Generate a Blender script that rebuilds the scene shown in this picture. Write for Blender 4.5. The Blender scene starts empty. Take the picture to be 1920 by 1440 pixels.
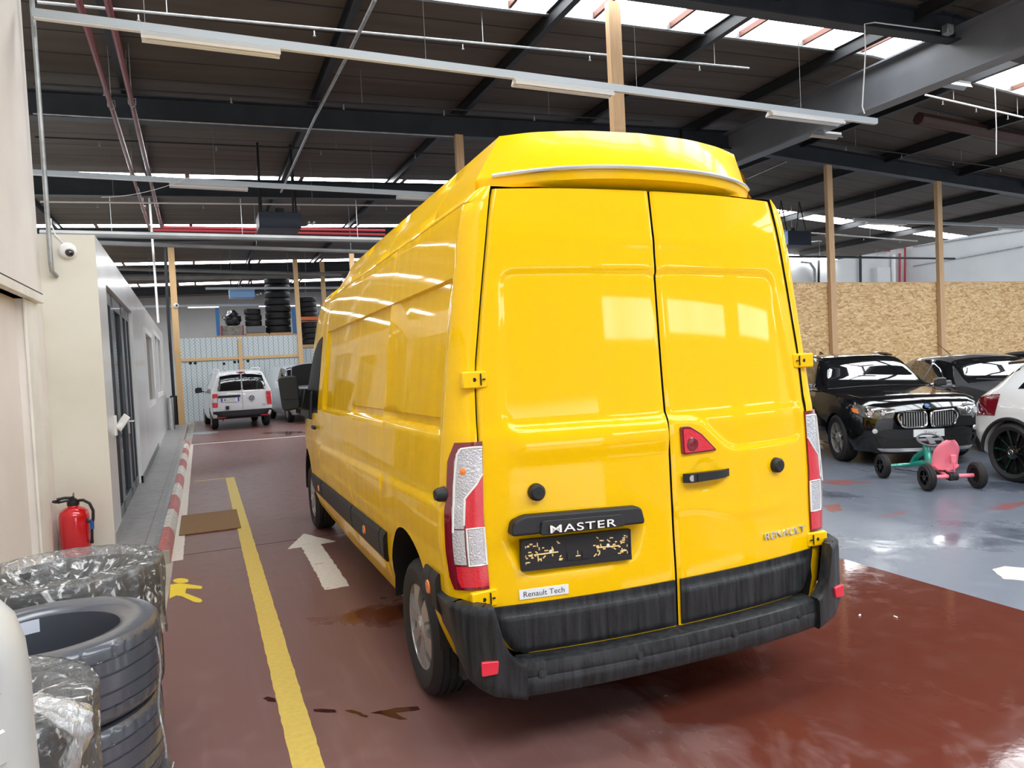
# Van in a repair hall. World: X right across the hall, Y along the hall, Z up, metres; camera stands at X=Y=0.
import bpy, bmesh, math, random
from math import sin, cos, pi, radians, sqrt, hypot
from mathutils import Vector, Matrix, noise
rnd = random.Random(7)
SC = bpy.context.scene
COL = SC.collection

# ---------------------------------------------------------------- camera
F_PX, YAW, PITCH, ROLL, EYE = 1360.0, .4026, .0336, -.0489, 1.72
cy_, sy_, cp_, sp_ = cos(YAW), sin(YAW), cos(PITCH), sin(PITCH)
FWD = Vector((sy_*cp_, cy_*cp_, -sp_))
R0 = Vector((cy_, -sy_, 0)); U0 = R0.cross(FWD)
RGT = R0*cos(ROLL) + U0*sin(ROLL)
UPV = -R0*sin(ROLL) + U0*cos(ROLL)
CAM = Vector((0, 0, EYE))
cam_d = bpy.data.cameras.new('camera'); cam = bpy.data.objects.new('camera', cam_d); COL.objects.link(cam)
cam_d.sensor_width = 36; cam_d.lens = 36*F_PX/1920; cam_d.clip_end = 300
cam.matrix_world = Matrix(((RGT.x, UPV.x, -FWD.x, 0), (RGT.y, UPV.y, -FWD.y, 0), (RGT.z, UPV.z, -FWD.z, EYE), (0, 0, 0, 1)))
SC.camera = cam

def at(px, py, ax, v):
    """Measured point of the photograph -> the place point where its sight line meets a known wall or floor plane."""
    d = FWD + RGT*((px-960)/F_PX) - UPV*((py-720)/F_PX)
    return CAM + d*((v-CAM[ax])/d[ax])

# ---------------------------------------------------------------- object helpers
def tag(o, label, cat, group=None, kind=None):
    if label: o['label'] = label
    if cat: o['category'] = cat
    if group: o['group'] = group
    if kind: o['kind'] = kind
    return o
def struct(o):
    o['kind'] = 'structure'; return o
def thing(name, label, cat, loc=(0, 0, 0), rz=0, group=None):
    o = bpy.data.objects.new(name, None); COL.objects.link(o)
    o.location = loc; o.rotation_euler = (0, 0, rz); o.empty_display_size = .1
    return tag(o, label, cat, group)
def copy_tree(o, parent=None):
    c = o.copy(); COL.objects.link(c)
    if parent is not None: c.parent = parent
    for ch in list(o.children): copy_tree(ch, c)
    return c

class MB:
    """Collects shapes, then links them as one mesh object."""
    def __init__(s, T=None):
        s.v = []; s.f = []; s.mi = []; s.T = T; s.m = 0
    def add(s, vs, fs):
        n = len(s.v)
        for p in vs:
            p = Vector(p)
            s.v.append(s.T @ p if s.T is not None else p)
        for f in fs:
            s.f.append([i+n for i in f]); s.mi.append(s.m)
        return s
    def box(s, x0, x1, y0, y1, z0, z1):
        return s.add([(x, y, z) for z in (z0, z1) for y in (y0, y1) for x in (x0, x1)],
                     [(0, 2, 3, 1), (4, 5, 7, 6), (0, 1, 5, 4), (2, 6, 7, 3), (0, 4, 6, 2), (1, 3, 7, 5)])
    def cbox(s, c, d, M=None):
        vs = [Vector((x*d[0]/2, y*d[1]/2, z*d[2]/2)) for z in (-1, 1) for y in (-1, 1) for x in (-1, 1)]
        if M is not None: vs = [M @ p for p in vs]
        return s.add([p+Vector(c) for p in vs], [(0, 2, 3, 1), (4, 5, 7, 6), (0, 1, 5, 4), (2, 6, 7, 3), (0, 4, 6, 2), (1, 3, 7, 5)])
    def beam(s, p0, p1, w, h, up=(0, 0, 1)):
        p0, p1 = Vector(p0), Vector(p1); d = (p1-p0).normalized(); up = Vector(up)
        a = d.cross(up).normalized()*w/2; b = a.cross(d).normalized()*h/2
        vs = [p+i*a+j*b for p in (p0, p1) for i, j in ((-1, -1), (1, -1), (1, 1), (-1, 1))]
        return s.add(vs, [(3, 2, 1, 0), (4, 5, 6, 7)]+[(i, (i+1) % 4, (i+1) % 4+4, i+4) for i in range(4)])
    def tube(s, pts, r, n=8, caps=True, closed=False):
        pts = [Vector(p) for p in pts]; N = len(pts); rr = r if isinstance(r, (list, tuple)) else [r]*N
        vs = []; fs = []; prev = None
        for i, p in enumerate(pts):
            a = pts[i-1] if i > 0 else (pts[-1] if closed else p); b = pts[i+1] if i < N-1 else (pts[0] if closed else p)
            d = (b-a).normalized()
            if prev is None: prev = d.orthogonal().normalized()
            u = (prev-d*prev.dot(d)); u = u.normalized() if u.length > 1e-6 else d.orthogonal().normalized()
            prev = u; w = d.cross(u)
            vs += [p+(u*cos(2*pi*k/n)+w*sin(2*pi*k/n))*rr[i] for k in range(n)]
        for i in range(N if closed else N-1):
            j = (i+1) % N
            fs += [(i*n+k, i*n+(k+1) % n, j*n+(k+1) % n, j*n+k) for k in range(n)]
        if caps and not closed: fs += [tuple(range(n))[::-1], tuple((N-1)*n+k for k in range(n))]
        return s.add(vs, fs)
    def lathe(s, prof, o, ax, n=32, closed=False, a0=0, a1=2*pi, ref=None):
        o, ax = Vector(o), Vector(ax).normalized(); u = Vector(ref).normalized() if ref else ax.orthogonal().normalized(); w = ax.cross(u); full = abs(a1-a0-2*pi) < 1e-6
        m = n if full else n+1; vs = []; fs = []
        for r, h in prof: vs += [o+ax*h+(u*cos(a0+(a1-a0)*k/n)+w*sin(a0+(a1-a0)*k/n))*r for k in range(m)]
        P = len(prof)
        for i in range(P if closed else P-1):
            j = (i+1) % P
            for k in range(n):
                k2 = (k+1) % m
                fs.append((i*m+k, i*m+k2, j*m+k2, j*m+k))
        return s.add(vs, fs)
    def disc(s, o, ax, r, h, n=20, r2=None):
        return s.lathe([(1e-4, 0), (r, 0), (r2 or r, h), (1e-4, h)], o, ax, n)
    def prism(s, poly, f0, f1):
        """poly of 2-D points mapped by f0 and f1 to the two end faces"""
        n = len(poly)
        vs = [f0(*p) for p in poly]+[f1(*p) for p in poly]
        return s.add(vs, [tuple(range(n))[::-1], tuple(range(n, 2*n))]+[(i, (i+1) % n, (i+1) % n+n, i+n) for i in range(n)])
    def grid(s, fn, us, vs_, flip=False):
        nu, nv = len(us), len(vs_)
        V = [fn(u, v) for u in us for v in vs_]
        fs = [(i*nv+j, (i+1)*nv+j, (i+1)*nv+j+1, i*nv+j+1) for i in range(nu-1) for j in range(nv-1)]
        return s.add(V, [f[::-1] for f in fs] if flip else fs)
    def shell(s, fn, us, vs_, off):
        """grid fn(u, v, d) at depth 0 and depth off, closed round its edge"""
        nu, nv = len(us), len(vs_); N = nu*nv
        V = [fn(u, v, 0) for u in us for v in vs_]+[fn(u, v, off) for u in us for v in vs_]
        fs = []
        for i in range(nu-1):
            for j in range(nv-1):
                q = (i*nv+j, (i+1)*nv+j, (i+1)*nv+j+1, i*nv+j+1)
                fs += [q, tuple(k+N for k in q[::-1])]
        e = [i*nv for i in range(nu)]+[(nu-1)*nv+j for j in range(1, nv)]+[i*nv+nv-1 for i in range(nu-2, -1, -1)]+[j for j in range(nv-2, 0, -1)]
        fs += [(e[k], e[k-1], e[k-1]+N, e[k]+N) for k in range(len(e))]
        return s.add(V, fs)
    def build(s, name, mats, parent=None, sharp=40, bevel=0, seg=2, weld=False, keep=False):
        me = bpy.data.meshes.new(name); me.from_pydata(s.v, [], s.f)
        if not isinstance(mats, (list, tuple)): mats = [mats]
        for m in mats: me.materials.append(m)
        if len(mats) > 1: me.polygons.foreach_set('material_index', s.mi)
        bm = bmesh.new(); bm.from_mesh(me)
        if weld: bmesh.ops.remove_doubles(bm, verts=bm.verts, dist=1e-4)
        if not keep: bmesh.ops.recalc_face_normals(bm, faces=bm.faces)
        bm.to_mesh(me); bm.free()
        me.polygons.foreach_set('use_smooth', [True]*len(me.polygons))
        me.set_sharp_from_angle(angle=radians(sharp)); me.update()
        o = bpy.data.objects.new(name, me); COL.objects.link(o)
        if parent is not None: o.parent = parent
        if bevel:
            b = o.modifiers.new('bevel', 'BEVEL'); b.width = bevel; b.segments = seg; b.limit_method = 'ANGLE'; b.angle_limit = radians(40)
        return o

def boolean_cut(o, cutters):
    for c in cutters:
        c.parent = o.parent
        md = o.modifiers.new('cut', 'BOOLEAN'); md.operation = 'DIFFERENCE'; md.object = c; md.solver = 'EXACT'
    bpy.context.view_layer.update()
    dg = bpy.context.evaluated_depsgraph_get()
    me = bpy.data.meshes.new_from_object(o.evaluated_get(dg))
    o.modifiers.clear(); o.data = me
    for c in cutters: bpy.data.objects.remove(c)
    me.polygons.foreach_set('use_smooth', [True]*len(me.polygons))
    me.set_sharp_from_angle(angle=radians(40))

def text(name, body, size, mat, parent, M, ext=.002, sx=1.0, shear=0, spacing=1.0, off=0):
    cu = bpy.data.curves.new(name, 'FONT'); cu.body = body; cu.size = size; cu.extrude = ext; cu.align_x = 'CENTER'; cu.align_y = 'CENTER'
    cu.shear = shear; cu.space_character = spacing; cu.offset = off
    t = bpy.data.objects.new(name, cu); COL.objects.link(t)
    bpy.context.view_layer.update()
    me = bpy.data.meshes.new_from_object(t.evaluated_get(bpy.context.evaluated_depsgraph_get()))
    bpy.data.objects.remove(t)
    me.transform(M @ Matrix.Diagonal((sx, 1, 1, 1)))
    me.materials.clear(); me.materials.append(mat)
    o = bpy.data.objects.new(name, me); COL.objects.link(o)
    if parent is not None: o.parent = parent
    return o
def face_back(loc, tilt=0, turn=0):     # text plane that faces -Y
    return Matrix.Translation(loc) @ Matrix.Rotation(turn, 4, 'Z') @ Matrix.Rotation(pi/2+tilt, 4, 'X')

def lin(a, b, n): return [a+(b-a)*i/(n-1) for i in range(n)]
def interp(x, xs, ys):
    if x <= xs[0]: return ys[0]
    for i in range(1, len(xs)):
        if x <= xs[i]: return ys[i-1]+(ys[i]-ys[i-1])*(x-xs[i-1])/(xs[i]-xs[i-1])
    return ys[-1]
def cub(x, xs, ys):
    """smooth (monotone-ish) interpolation"""
    n = len(xs)
    if x <= xs[0]: return ys[0]
    if x >= xs[-1]: return ys[-1]
    i = 1
    while x > xs[i]: i += 1
    i -= 1
    h = xs[i+1]-xs[i]; t = (x-xs[i])/h
    def sl(k):
        if k == 0: return (ys[1]-ys[0])/(xs[1]-xs[0])
        if k == n-1: return (ys[-1]-ys[-2])/(xs[-1]-xs[-2])
        a = (ys[k]-ys[k-1])/(xs[k]-xs[k-1]); b = (ys[k+1]-ys[k])/(xs[k+1]-xs[k])
        return 0 if a*b <= 0 else 2*a*b/(a+b)
    m0, m1 = sl(i)*h, sl(i+1)*h
    return (2*t**3-3*t*t+1)*ys[i]+(t**3-2*t*t+t)*m0+(-2*t**3+3*t*t)*ys[i+1]+(t**3-t*t)*m1
def sstep(a, b, x):
    t = max(0, min(1, (x-a)/(b-a))); return t*t*(3-2*t)
def sd_poly(p, poly):
    x, y = p; d = 1e9; inside = False; n = len(poly)
    for i in range(n):
        ax, ay = poly[i]; bx, by = poly[(i+1) % n]
        ex, ey = bx-ax, by-ay; t = max(0, min(1, ((x-ax)*ex+(y-ay)*ey)/(ex*ex+ey*ey)))
        d = min(d, hypot(x-ax-t*ex, y-ay-t*ey))
        if (ay > y) != (by > y) and x < (bx-ax)*(y-ay)/(by-ay)+ax: inside = not inside
    return -d if inside else d
def rounded(poly, r, n=6):
    """round the corners of a 2-D polygon"""
    out = []; N = len(poly)
    for i in range(N):
        p0, p, p2 = Vector(poly[i-1]), Vector(poly[i]), Vector(poly[(i+1) % N])
        a, b = (p0-p), (p2-p); ra = min(r, a.length*.45, b.length*.45)
        A, B = p+a.normalized()*ra, p+b.normalized()*ra
        for k in range(n+1):
            t = k/n; q = A*(1-t)**2+p*2*t*(1-t)+B*t*t; out.append((q.x, q.y))
    return out

# ---------------------------------------------------------------- materials
def mat(name, col, rough=.5, metal=0, coat=0, bump=None, spec=.5, var=None, trans=0, alpha=1, emit=None, coat_r=.03):
    m = bpy.data.materials.new(name); m.use_nodes = True; nt = m.node_tree; b = nt.nodes['Principled BSDF']
    b.inputs['Base Color'].default_value = (*col, 1); b.inputs['Roughness'].default_value = rough; b.inputs['Metallic'].default_value = metal
    b.inputs['Coat Weight'].default_value = coat; b.inputs['Coat Roughness'].default_value = coat_r; b.inputs['Specular IOR Level'].default_value = spec
    b.inputs['Transmission Weight'].default_value = trans; b.inputs['Alpha'].default_value = alpha
    if emit: b.inputs['Emission Color'].default_value = (*emit[0], 1); b.inputs['Emission Strength'].default_value = emit[1]
    N = nt.nodes.new; L = nt.links.new
    if var or bump:
        tc = N('ShaderNodeTexCoord')
    if var:      # (scale, amount[, second colour, stretch])
        no = N('ShaderNodeTexNoise'); no.inputs['Scale'].default_value = var[0]; no.inputs['Detail'].default_value = 6
        src = tc.outputs['Object']
        if len(var) > 3:
            mp = N('ShaderNodeMapping'); mp.inputs['Scale'].default_value = var[3]; L(src, mp.inputs['Vector']); src = mp.outputs[0]
        L(src, no.inputs['Vector'])
        cr = N('ShaderNodeValToRGB'); cr.color_ramp.elements[0].position = .35; cr.color_ramp.elements[1].position = .7
        c2 = var[2] if len(var) > 2 and var[2] else tuple(c*(1-var[1]) for c in col)
        cr.color_ramp.elements[0].color = (*col, 1); cr.color_ramp.elements[1].color = (*[a*(1-var[1])+b2*var[1] for a, b2 in zip(col, c2)], 1) if len(var) > 2 and var[2] else (*c2, 1)
        L(no.outputs['Fac'], cr.inputs['Fac']); L(cr.outputs['Color'], b.inputs['Base Color'])
    if bump:     # (scale, strength)
        n2 = N('ShaderNodeTexNoise'); n2.inputs['Scale'].default_value = bump[0]; n2.inputs['Detail'].default_value = 3
        L(tc.outputs['Object'], n2.inputs['Vector'])
        bp = N('ShaderNodeBump'); bp.inputs['Strength'].default_value = bump[1]; bp.inputs['Distance'].default_value = .01
        L(n2.outputs['Fac'], bp.inputs['Height']); L(bp.outputs['Normal'], b.inputs['Normal'])
    return m
def glass_mat(name, tint, rough=.0):
    m = bpy.data.materials.new(name); m.use_nodes = True; nt = m.node_tree; nt.nodes.clear(); N = nt.nodes.new; L = nt.links.new
    o = N('ShaderNodeOutputMaterial'); tr = N('ShaderNodeBsdfTransparent'); tr.inputs[0].default_value = (*tint, 1)
    gl = N('ShaderNodeBsdfGlossy'); gl.inputs['Roughness'].default_value = rough
    fr = N('ShaderNodeFresnel'); fr.inputs[0].default_value = 1.5
    mx = N('ShaderNodeMixShader'); L(fr.outputs[0], mx.inputs[0]); L(tr.outputs[0], mx.inputs[1]); L(gl.outputs[0], mx.inputs[2]); L(mx.outputs[0], o.inputs[0])
    return m

YEL = (.86, .515, .0)
m_yellow = mat('yellow_paint', YEL, .45, spec=.06, coat=1, coat_r=.04, bump=(3, .02))
def streaky_coat(m, sc, lo, hi):
    nt = m.node_tree; N = nt.nodes.new; L = nt.links.new; b = nt.nodes['Principled BSDF']; tc = N('ShaderNodeTexCoord'); mp = N('ShaderNodeMapping'); mp.inputs['Scale'].default_value = sc
    no = N('ShaderNodeTexNoise'); no.inputs['Scale'].default_value = 1; no.inputs['Detail'].default_value = 5; mr = N('ShaderNodeMapRange'); mr.inputs[1].default_value = .35; mr.inputs[2].default_value = .65; mr.inputs[3].default_value = lo; mr.inputs[4].default_value = hi
    L(tc.outputs['Object'], mp.inputs['Vector']); L(mp.outputs[0], no.inputs['Vector']); L(no.outputs['Fac'], mr.inputs[0]); L(mr.outputs[0], b.inputs['Coat Weight'])
streaky_coat(m_yellow, (11, 11, .9), .50, .72)
m_yellow2 = mat('yellow_paint_roof', YEL, .45, spec=.06, coat=.55, coat_r=.12)
m_black = mat('black_plastic', (.016, .016, .018), .48, spec=.35, bump=(220, .15))
m_blackwet = mat('wet_black_plastic', (.011, .012, .013), .38, spec=.28, var=(7, .9, (.036, .039, .043), (6, 6, .5)), bump=(120, .12))
m_blackgloss = mat('gloss_black', (.006, .006, .007), .12, coat=1)
m_dark = mat('dark_gap', (.006, .006, .006), .8)
m_rubber = mat('rubber', (.017, .017, .018), .62, bump=(90, .2))
m_rubber2 = mat('film_rubber', (.060, .066, .082), .3, coat=.7, coat_r=.12, bump=(14, .25))
m_silver = mat('silver_wheel_cover', (.56, .55, .53), .32, metal=.75)
m_chrome = mat('chrome', (.82, .82, .83), .08, metal=1)
m_alu = mat('aluminium', (.62, .63, .64), .35, metal=.9)
m_galv = mat('galvanised', (.42, .44, .45), .42, metal=.6, var=(9, .35))
m_lens_red = mat('red_lens', (.62, .006, .022), .12, coat=1, bump=(160, .35))
m_lens_dk = mat('dark_red_lens', (.17, .003, .012), .1, coat=1)
m_lens_clear = mat('clear_lens', (.58, .59, .62), .12, coat=1, metal=.45, bump=(120, .6))
m_lens_orange = mat('orange_lens', (.9, .22, .02), .15, coat=1)
m_refl = mat('red_reflector', (.72, .03, .06), .12, coat=1)
m_glass_dk = mat('dark_glass', (.006, .007, .008), .03, coat=1)
m_white_paint = mat('white_car_paint', (.74, .75, .77), .3, coat=1)
m_silver_paint = mat('pale_silver_paint', (.60, .63, .67), .28, metal=.15, coat=1)
m_blk_paint = mat('black_car_paint', (.004, .004, .005), .1, coat=1, coat_r=.01)
m_grey_paint = mat('dark_grey_paint', (.085, .088, .095), .34, metal=.3, coat=1)
m_grey2_paint = mat('slate_paint', (.06, .066, .078), .25, metal=.4, coat=1)
m_carglass = glass_mat('car_glass', (.30, .33, .33))
m_seat = mat('car_interior', (.012, .012, .013), .7)
m_letter = mat('silver_lettering', (.80, .80, .78), .25, metal=.8)
m_letter_w = mat('white_lettering', (.82, .80, .74), .4)
m_ink = mat('ink', (.03, .03, .04), .5)
m_ink2 = mat('dark_ink', (.06, .07, .09), .5)
m_sticker = mat('white_sticker', (.74, .78, .80), .35)
m_white = mat('white_plastic', (.78, .77, .75), .4)
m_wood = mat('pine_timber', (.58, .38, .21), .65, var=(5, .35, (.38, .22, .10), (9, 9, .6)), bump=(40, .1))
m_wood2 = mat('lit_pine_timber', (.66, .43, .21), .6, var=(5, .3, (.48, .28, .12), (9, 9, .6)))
m_steel = mat('blue_grey_steel', (.028, .033, .042), .5, var=(2.5, .35), spec=.4)
m_rafter = mat('black_steel', (.012, .013, .015), .55)
m_redpipe = mat('red_pipe', (.17, .035, .04), .35)
m_redpipe2 = mat('bright_red_pipe', (.42, .05, .06), .35)
m_blue_box = mat('dark_blue_sheet', (.010, .018, .042), .5)
m_rail = mat('rail_grey', (.40, .44, .47), .4, metal=.25)
m_duct = mat('duct_grey', (.20, .20, .195), .5, var=(1.5, .3))
m_lblue = mat('light_blue_sheet', (.22, .42, .75), .4)
m_concrete = mat('bare_concrete', (.36, .33, .28), .75, var=(4, .5, (.20, .18, .155)), bump=(40, .35))
m_curb_red = mat('red_curb_paint', (.42, .075, .07), .5, var=(14, .6, (.36, .28, .25)), bump=(30, .2))
m_curb_white = mat('white_curb_paint', (.62, .58, .52), .55, var=(12, .6, (.30, .26, .23)), bump=(30, .2))
m_anthracite = mat('anthracite_frame', (.035, .042, .052), .32, coat=.3)
m_ext_red = mat('extinguisher_red', (.58, .006, .016), .22, coat=.8)
m_blue_plastic = mat('blue_plastic', (.01, .09, .35), .4)
m_teal = mat('teal_metal', (.0, .30, .24), .3, coat=.6)
m_pink = mat('pink_plastic', (.95, .24, .32), .4)
m_pinkm = mat('pink_metal', (.82, .18, .24), .32, coat=.5)
m_grey_tube = mat('grey_foam', (.42, .43, .42), .32, coat=.4, coat_r=.2, bump=(5, .25))
m_coir = mat('coir', (.30, .17, .08), .95, var=(60, .5, (.16, .085, .035)), bump=(260, .9))
# ---------------------------------------------------------------- the setting: floor, walls, roof
def nodes(name):
    m = bpy.data.materials.new(name); m.use_nodes = True; nt = m.node_tree
    return m, nt, nt.nodes['Principled BSDF'], nt.nodes.new, nt.links.new
def ramp(N, pts):
    r = N('ShaderNodeValToRGB'); e = r.color_ramp.elements
    while len(e) < len(pts): e.new(.5)
    for k, (p, c) in enumerate(pts): e[k].position = p; e[k].color = (*c, 1) if len(c) == 3 else c
    return r
def noise_tex(N, L, src, scale, detail=5, mp=None, dist=0):
    n = N('ShaderNodeTexNoise'); n.inputs['Scale'].default_value = scale; n.inputs['Detail'].default_value = detail; n.inputs['Distortion'].default_value = dist
    if mp:
        q = N('ShaderNodeMapping'); q.inputs['Scale'].default_value = mp[0]; q.inputs['Location'].default_value = mp[1]; L(src, q.inputs['Vector']); src = q.outputs[0]
    L(src, n.inputs['Vector']); return n.outputs['Fac']
def mixc(N, L, fac, a, b, mode='MIX'):
    x = N('ShaderNodeMix'); x.data_type = 'RGBA'; x.blend_type = mode
    for s, v in ((0, fac), (6, a), (7, b)):
        if isinstance(v, (int, float)): x.inputs[s].default_value = v
        elif isinstance(v, tuple): x.inputs[s].default_value = (*v, 1)
        else: L(v, x.inputs[s])
    return x.outputs[2]
def math_(N, L, op, a, b=0):
    x = N('ShaderNodeMath'); x.operation = op; x.use_clamp = True
    for s, v in ((0, a), (1, b)):
        if isinstance(v, (int, float)): x.inputs[s].default_value = v
        else: L(v, x.inputs[s])
    return x.outputs[0]

def floor_material(name, base, dust, wetpos, r_dry, r_wet, spots=None, wet_by_x=None):
    m, nt, b, N, L = nodes(name); tc = N('ShaderNodeTexCoord').outputs['Object']
    b0 = noise_tex(N, L, tc, .55, 6, dist=.6); b1_ = noise_tex(N, L, tc, 2.4, 9, ((1, .55, 1), (4, 2, 0)), 1.2)
    bm_ = N('ShaderNodeMath'); bm_.operation = 'MULTIPLY_ADD'; L(b1_, bm_.inputs[0]); bm_.inputs[1].default_value = .34; bs = N('ShaderNodeMath'); bs.operation = 'SUBTRACT'; L(b0, bs.inputs[0]); bs.inputs[1].default_value = .17; L(bs.outputs[0], bm_.inputs[2]); big = bm_.outputs[0]
    fine = noise_tex(N, L, tc, 7, 8)
    streak = noise_tex(N, L, tc, 3.0, 6, ((6, .35, 1), (0, 0, 0)))
    rs = ramp(N, [(.56, (0, 0, 0)), (.80, (1, 1, 1))]); L(streak, rs.inputs[0])
    rf = ramp(N, [(.50, (0, 0, 0)), (.78, (1, 1, 1))]); L(fine, rf.inputs[0])
    dust_f = math_(N, L, 'ADD', math_(N, L, 'MULTIPLY', rs.outputs[0], .38), math_(N, L, 'MULTIPLY', rf.outputs[0], .32))
    wet = ramp(N, [(wetpos-.03, (0, 0, 0)), (wetpos+.05, (1, 1, 1))])
    if wet_by_x:     # the hall floor is wet towards the door side (larger X, smaller Y)
        sx = N('ShaderNodeSeparateXYZ'); L(tc, sx.inputs[0])
        gx = N('ShaderNodeMapRange'); gx.inputs[1].default_value = wet_by_x[0]; gx.inputs[2].default_value = wet_by_x[1]; gx.inputs[3].default_value = -.14; gx.inputs[4].default_value = .2
        L(sx.outputs[0], gx.inputs[0])
        gy = N('ShaderNodeMapRange'); gy.inputs[1].default_value = 5.5; gy.inputs[2].default_value = 9.0; gy.inputs[3].default_value = 0; gy.inputs[4].default_value = -.24; L(sx.outputs[1], gy.inputs[0])
        gs = N('ShaderNodeMath'); L(gx.outputs[0], gs.inputs[0]); L(gy.outputs[0], gs.inputs[1])
        ad = N('ShaderNodeMath'); L(big, ad.inputs[0]); L(gs.outputs[0], ad.inputs[1]); L(ad.outputs[0], wet.inputs[0])
    else: L(big, wet.inputs[0])
    inv = math_(N, L, 'SUBTRACT', 1.0, wet.outputs[0])
    col = mixc(N, L, math_(N, L, 'MULTIPLY', dust_f, math_(N, L, 'ADD', math_(N, L, 'MULTIPLY', inv, .85), .15)), base, dust)
    col = mixc(N, L, math_(N, L, 'MULTIPLY', inv, .44), col, dust)
    if spots:
        sp = noise_tex(N, L, tc, .7, 4, ((.6, 1.3, 1), (3.7, 1.2, 0)), .3); r2 = ramp(N, [(.66, (0, 0, 0)), (.69, (1, 1, 1))]); L(sp, r2.inputs[0])
        col = mixc(N, L, math_(N, L, 'MULTIPLY', r2.outputs[0], .75), col, spots)
    L(col, b.inputs['Base Color'])
    rr = N('ShaderNodeMapRange'); rr.inputs[3].default_value = r_dry; rr.inputs[4].default_value = r_wet; L(wet.outputs[0], rr.inputs[0])
    r3 = math_(N, L, 'ADD', rr.outputs[0], math_(N, L, 'MULTIPLY', rf.outputs[0], .10)); L(r3, b.inputs['Roughness'])
    bp = N('ShaderNodeBump'); bp.inputs['Strength'].default_value = .06; bp.inputs['Distance'].default_value = .004
    L(noise_tex(N, L, tc, 26, 6), bp.inputs['Height']); L(bp.outputs[0], b.inputs['Normal'])
    return m
m_floor_red = floor_material('red_resin_floor', (.105, .028, .018), (.25, .155, .145), .53, .30, .06, wet_by_x=(.4, 2.1))
m_floor_blue = floor_material('blue_grey_resin_floor', (.075, .088, .118), (.20, .22, .265), .60, .28, .10, spots=(.26, .07, .06))

def plaster(name, col, dirt, sc=1.2):
    m, nt, b, N, L = nodes(name); tc = N('ShaderNodeTexCoord').outputs['Object']
    r = ramp(N, [(.42, (0, 0, 0)), (.85, (1, 1, 1))]); L(noise_tex(N, L, tc, sc, 6), r.inputs[0])
    s = ramp(N, [(.70, (0, 0, 0)), (.76, (1, 1, 1))]); L(noise_tex(N, L, tc, 5, 8, ((1, 1, 1.6), (2, 5, 1)), 1.2), s.inputs[0])
    c = mixc(N, L, math_(N, L, 'MULTIPLY', r.outputs[0], .5), col, dirt); c = mixc(N, L, math_(N, L, 'MULTIPLY', s.outputs[0], .35), c, dirt)
    L(c, b.inputs['Base Color']); b.inputs['Roughness'].default_value = .62
    return m
m_wall_near = plaster('pinkish_white_wall', (.80, .76, .73), (.60, .53, .48))
m_wall_trim = plaster('cream_white_paint', (.80, .78, .73), (.52, .48, .42), 3)
m_cabin_end = plaster('cream_panel', (.70, .68, .60), (.50, .46, .38), 1.5)
m_cabin_side = mat('pale_grey_sheet', (.74, .74, .74), .30, coat=.4, coat_r=.15, var=(1.2, .12))
m_wall_white = plaster('white_block_wall', (.62, .62, .61), (.46, .45, .43), .6)
m_wall_grey = plaster('grey_wall', (.34, .34, .34), (.25, .25, .25), .8)

def tile_mat():
    m, nt, b, N, L = nodes('grey_tiles'); tc = N('ShaderNodeTexCoord').outputs['Object']
    bt = N('ShaderNodeTexBrick'); bt.inputs['Scale'].default_value = 1; bt.inputs['Brick Width'].default_value = .6; bt.inputs['Row Height'].default_value = .3
    bt.inputs['Mortar Size'].default_value = .005; bt.offset = 0
    bt.inputs['Color1'].default_value = (.27, .26, .255, 1); bt.inputs['Color2'].default_value = (.30, .29, .285, 1); bt.inputs['Mortar'].default_value = (.15, .14, .14, 1)
    L(tc, bt.inputs['Vector'])
    r = ramp(N, [(.4, (.85, .85, .85)), (.7, (1.1, 1.1, 1.1))]); L(noise_tex(N, L, tc, 9, 6), r.inputs[0])
    L(mixc(N, L, 1.0, bt.outputs['Color'], r.outputs[0], 'MULTIPLY'), b.inputs['Base Color']); b.inputs['Roughness'].default_value = .42
    return m
def roof_mat():
    m, nt, b, N, L = nodes('brown_roof_lining'); tc = N('ShaderNodeTexCoord').outputs['Object']
    sx = N('ShaderNodeSeparateXYZ'); L(tc, sx.inputs[0])
    fr = N('ShaderNodeMath'); fr.operation = 'FRACT'; dv = N('ShaderNodeMath'); dv.operation = 'DIVIDE'; dv.inputs[1].default_value = .75
    L(sx.outputs[1], dv.inputs[0]); L(dv.outputs[0], fr.inputs[0])
    g = ramp(N, [(0, (0, 0, 0)), (.950, (0, 0, 0)), (.958, (1, 1, 1))]); L(fr.outputs[0], g.inputs[0])
    v = ramp(N, [(.35, (.078, .058, .043)), (.7, (.108, .083, .064))]); L(noise_tex(N, L, tc, 1.2, 6, ((.5, 3, 1), (0, 0, 0))), v.inputs[0])
    L(mixc(N, L, g.outputs[0], v.outputs[0], (.010, .008, .007)), b.inputs['Base Color']); b.inputs['Roughness'].default_value = .7
    return m
m_tiles, m_roof = tile_mat(), roof_mat()
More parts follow.
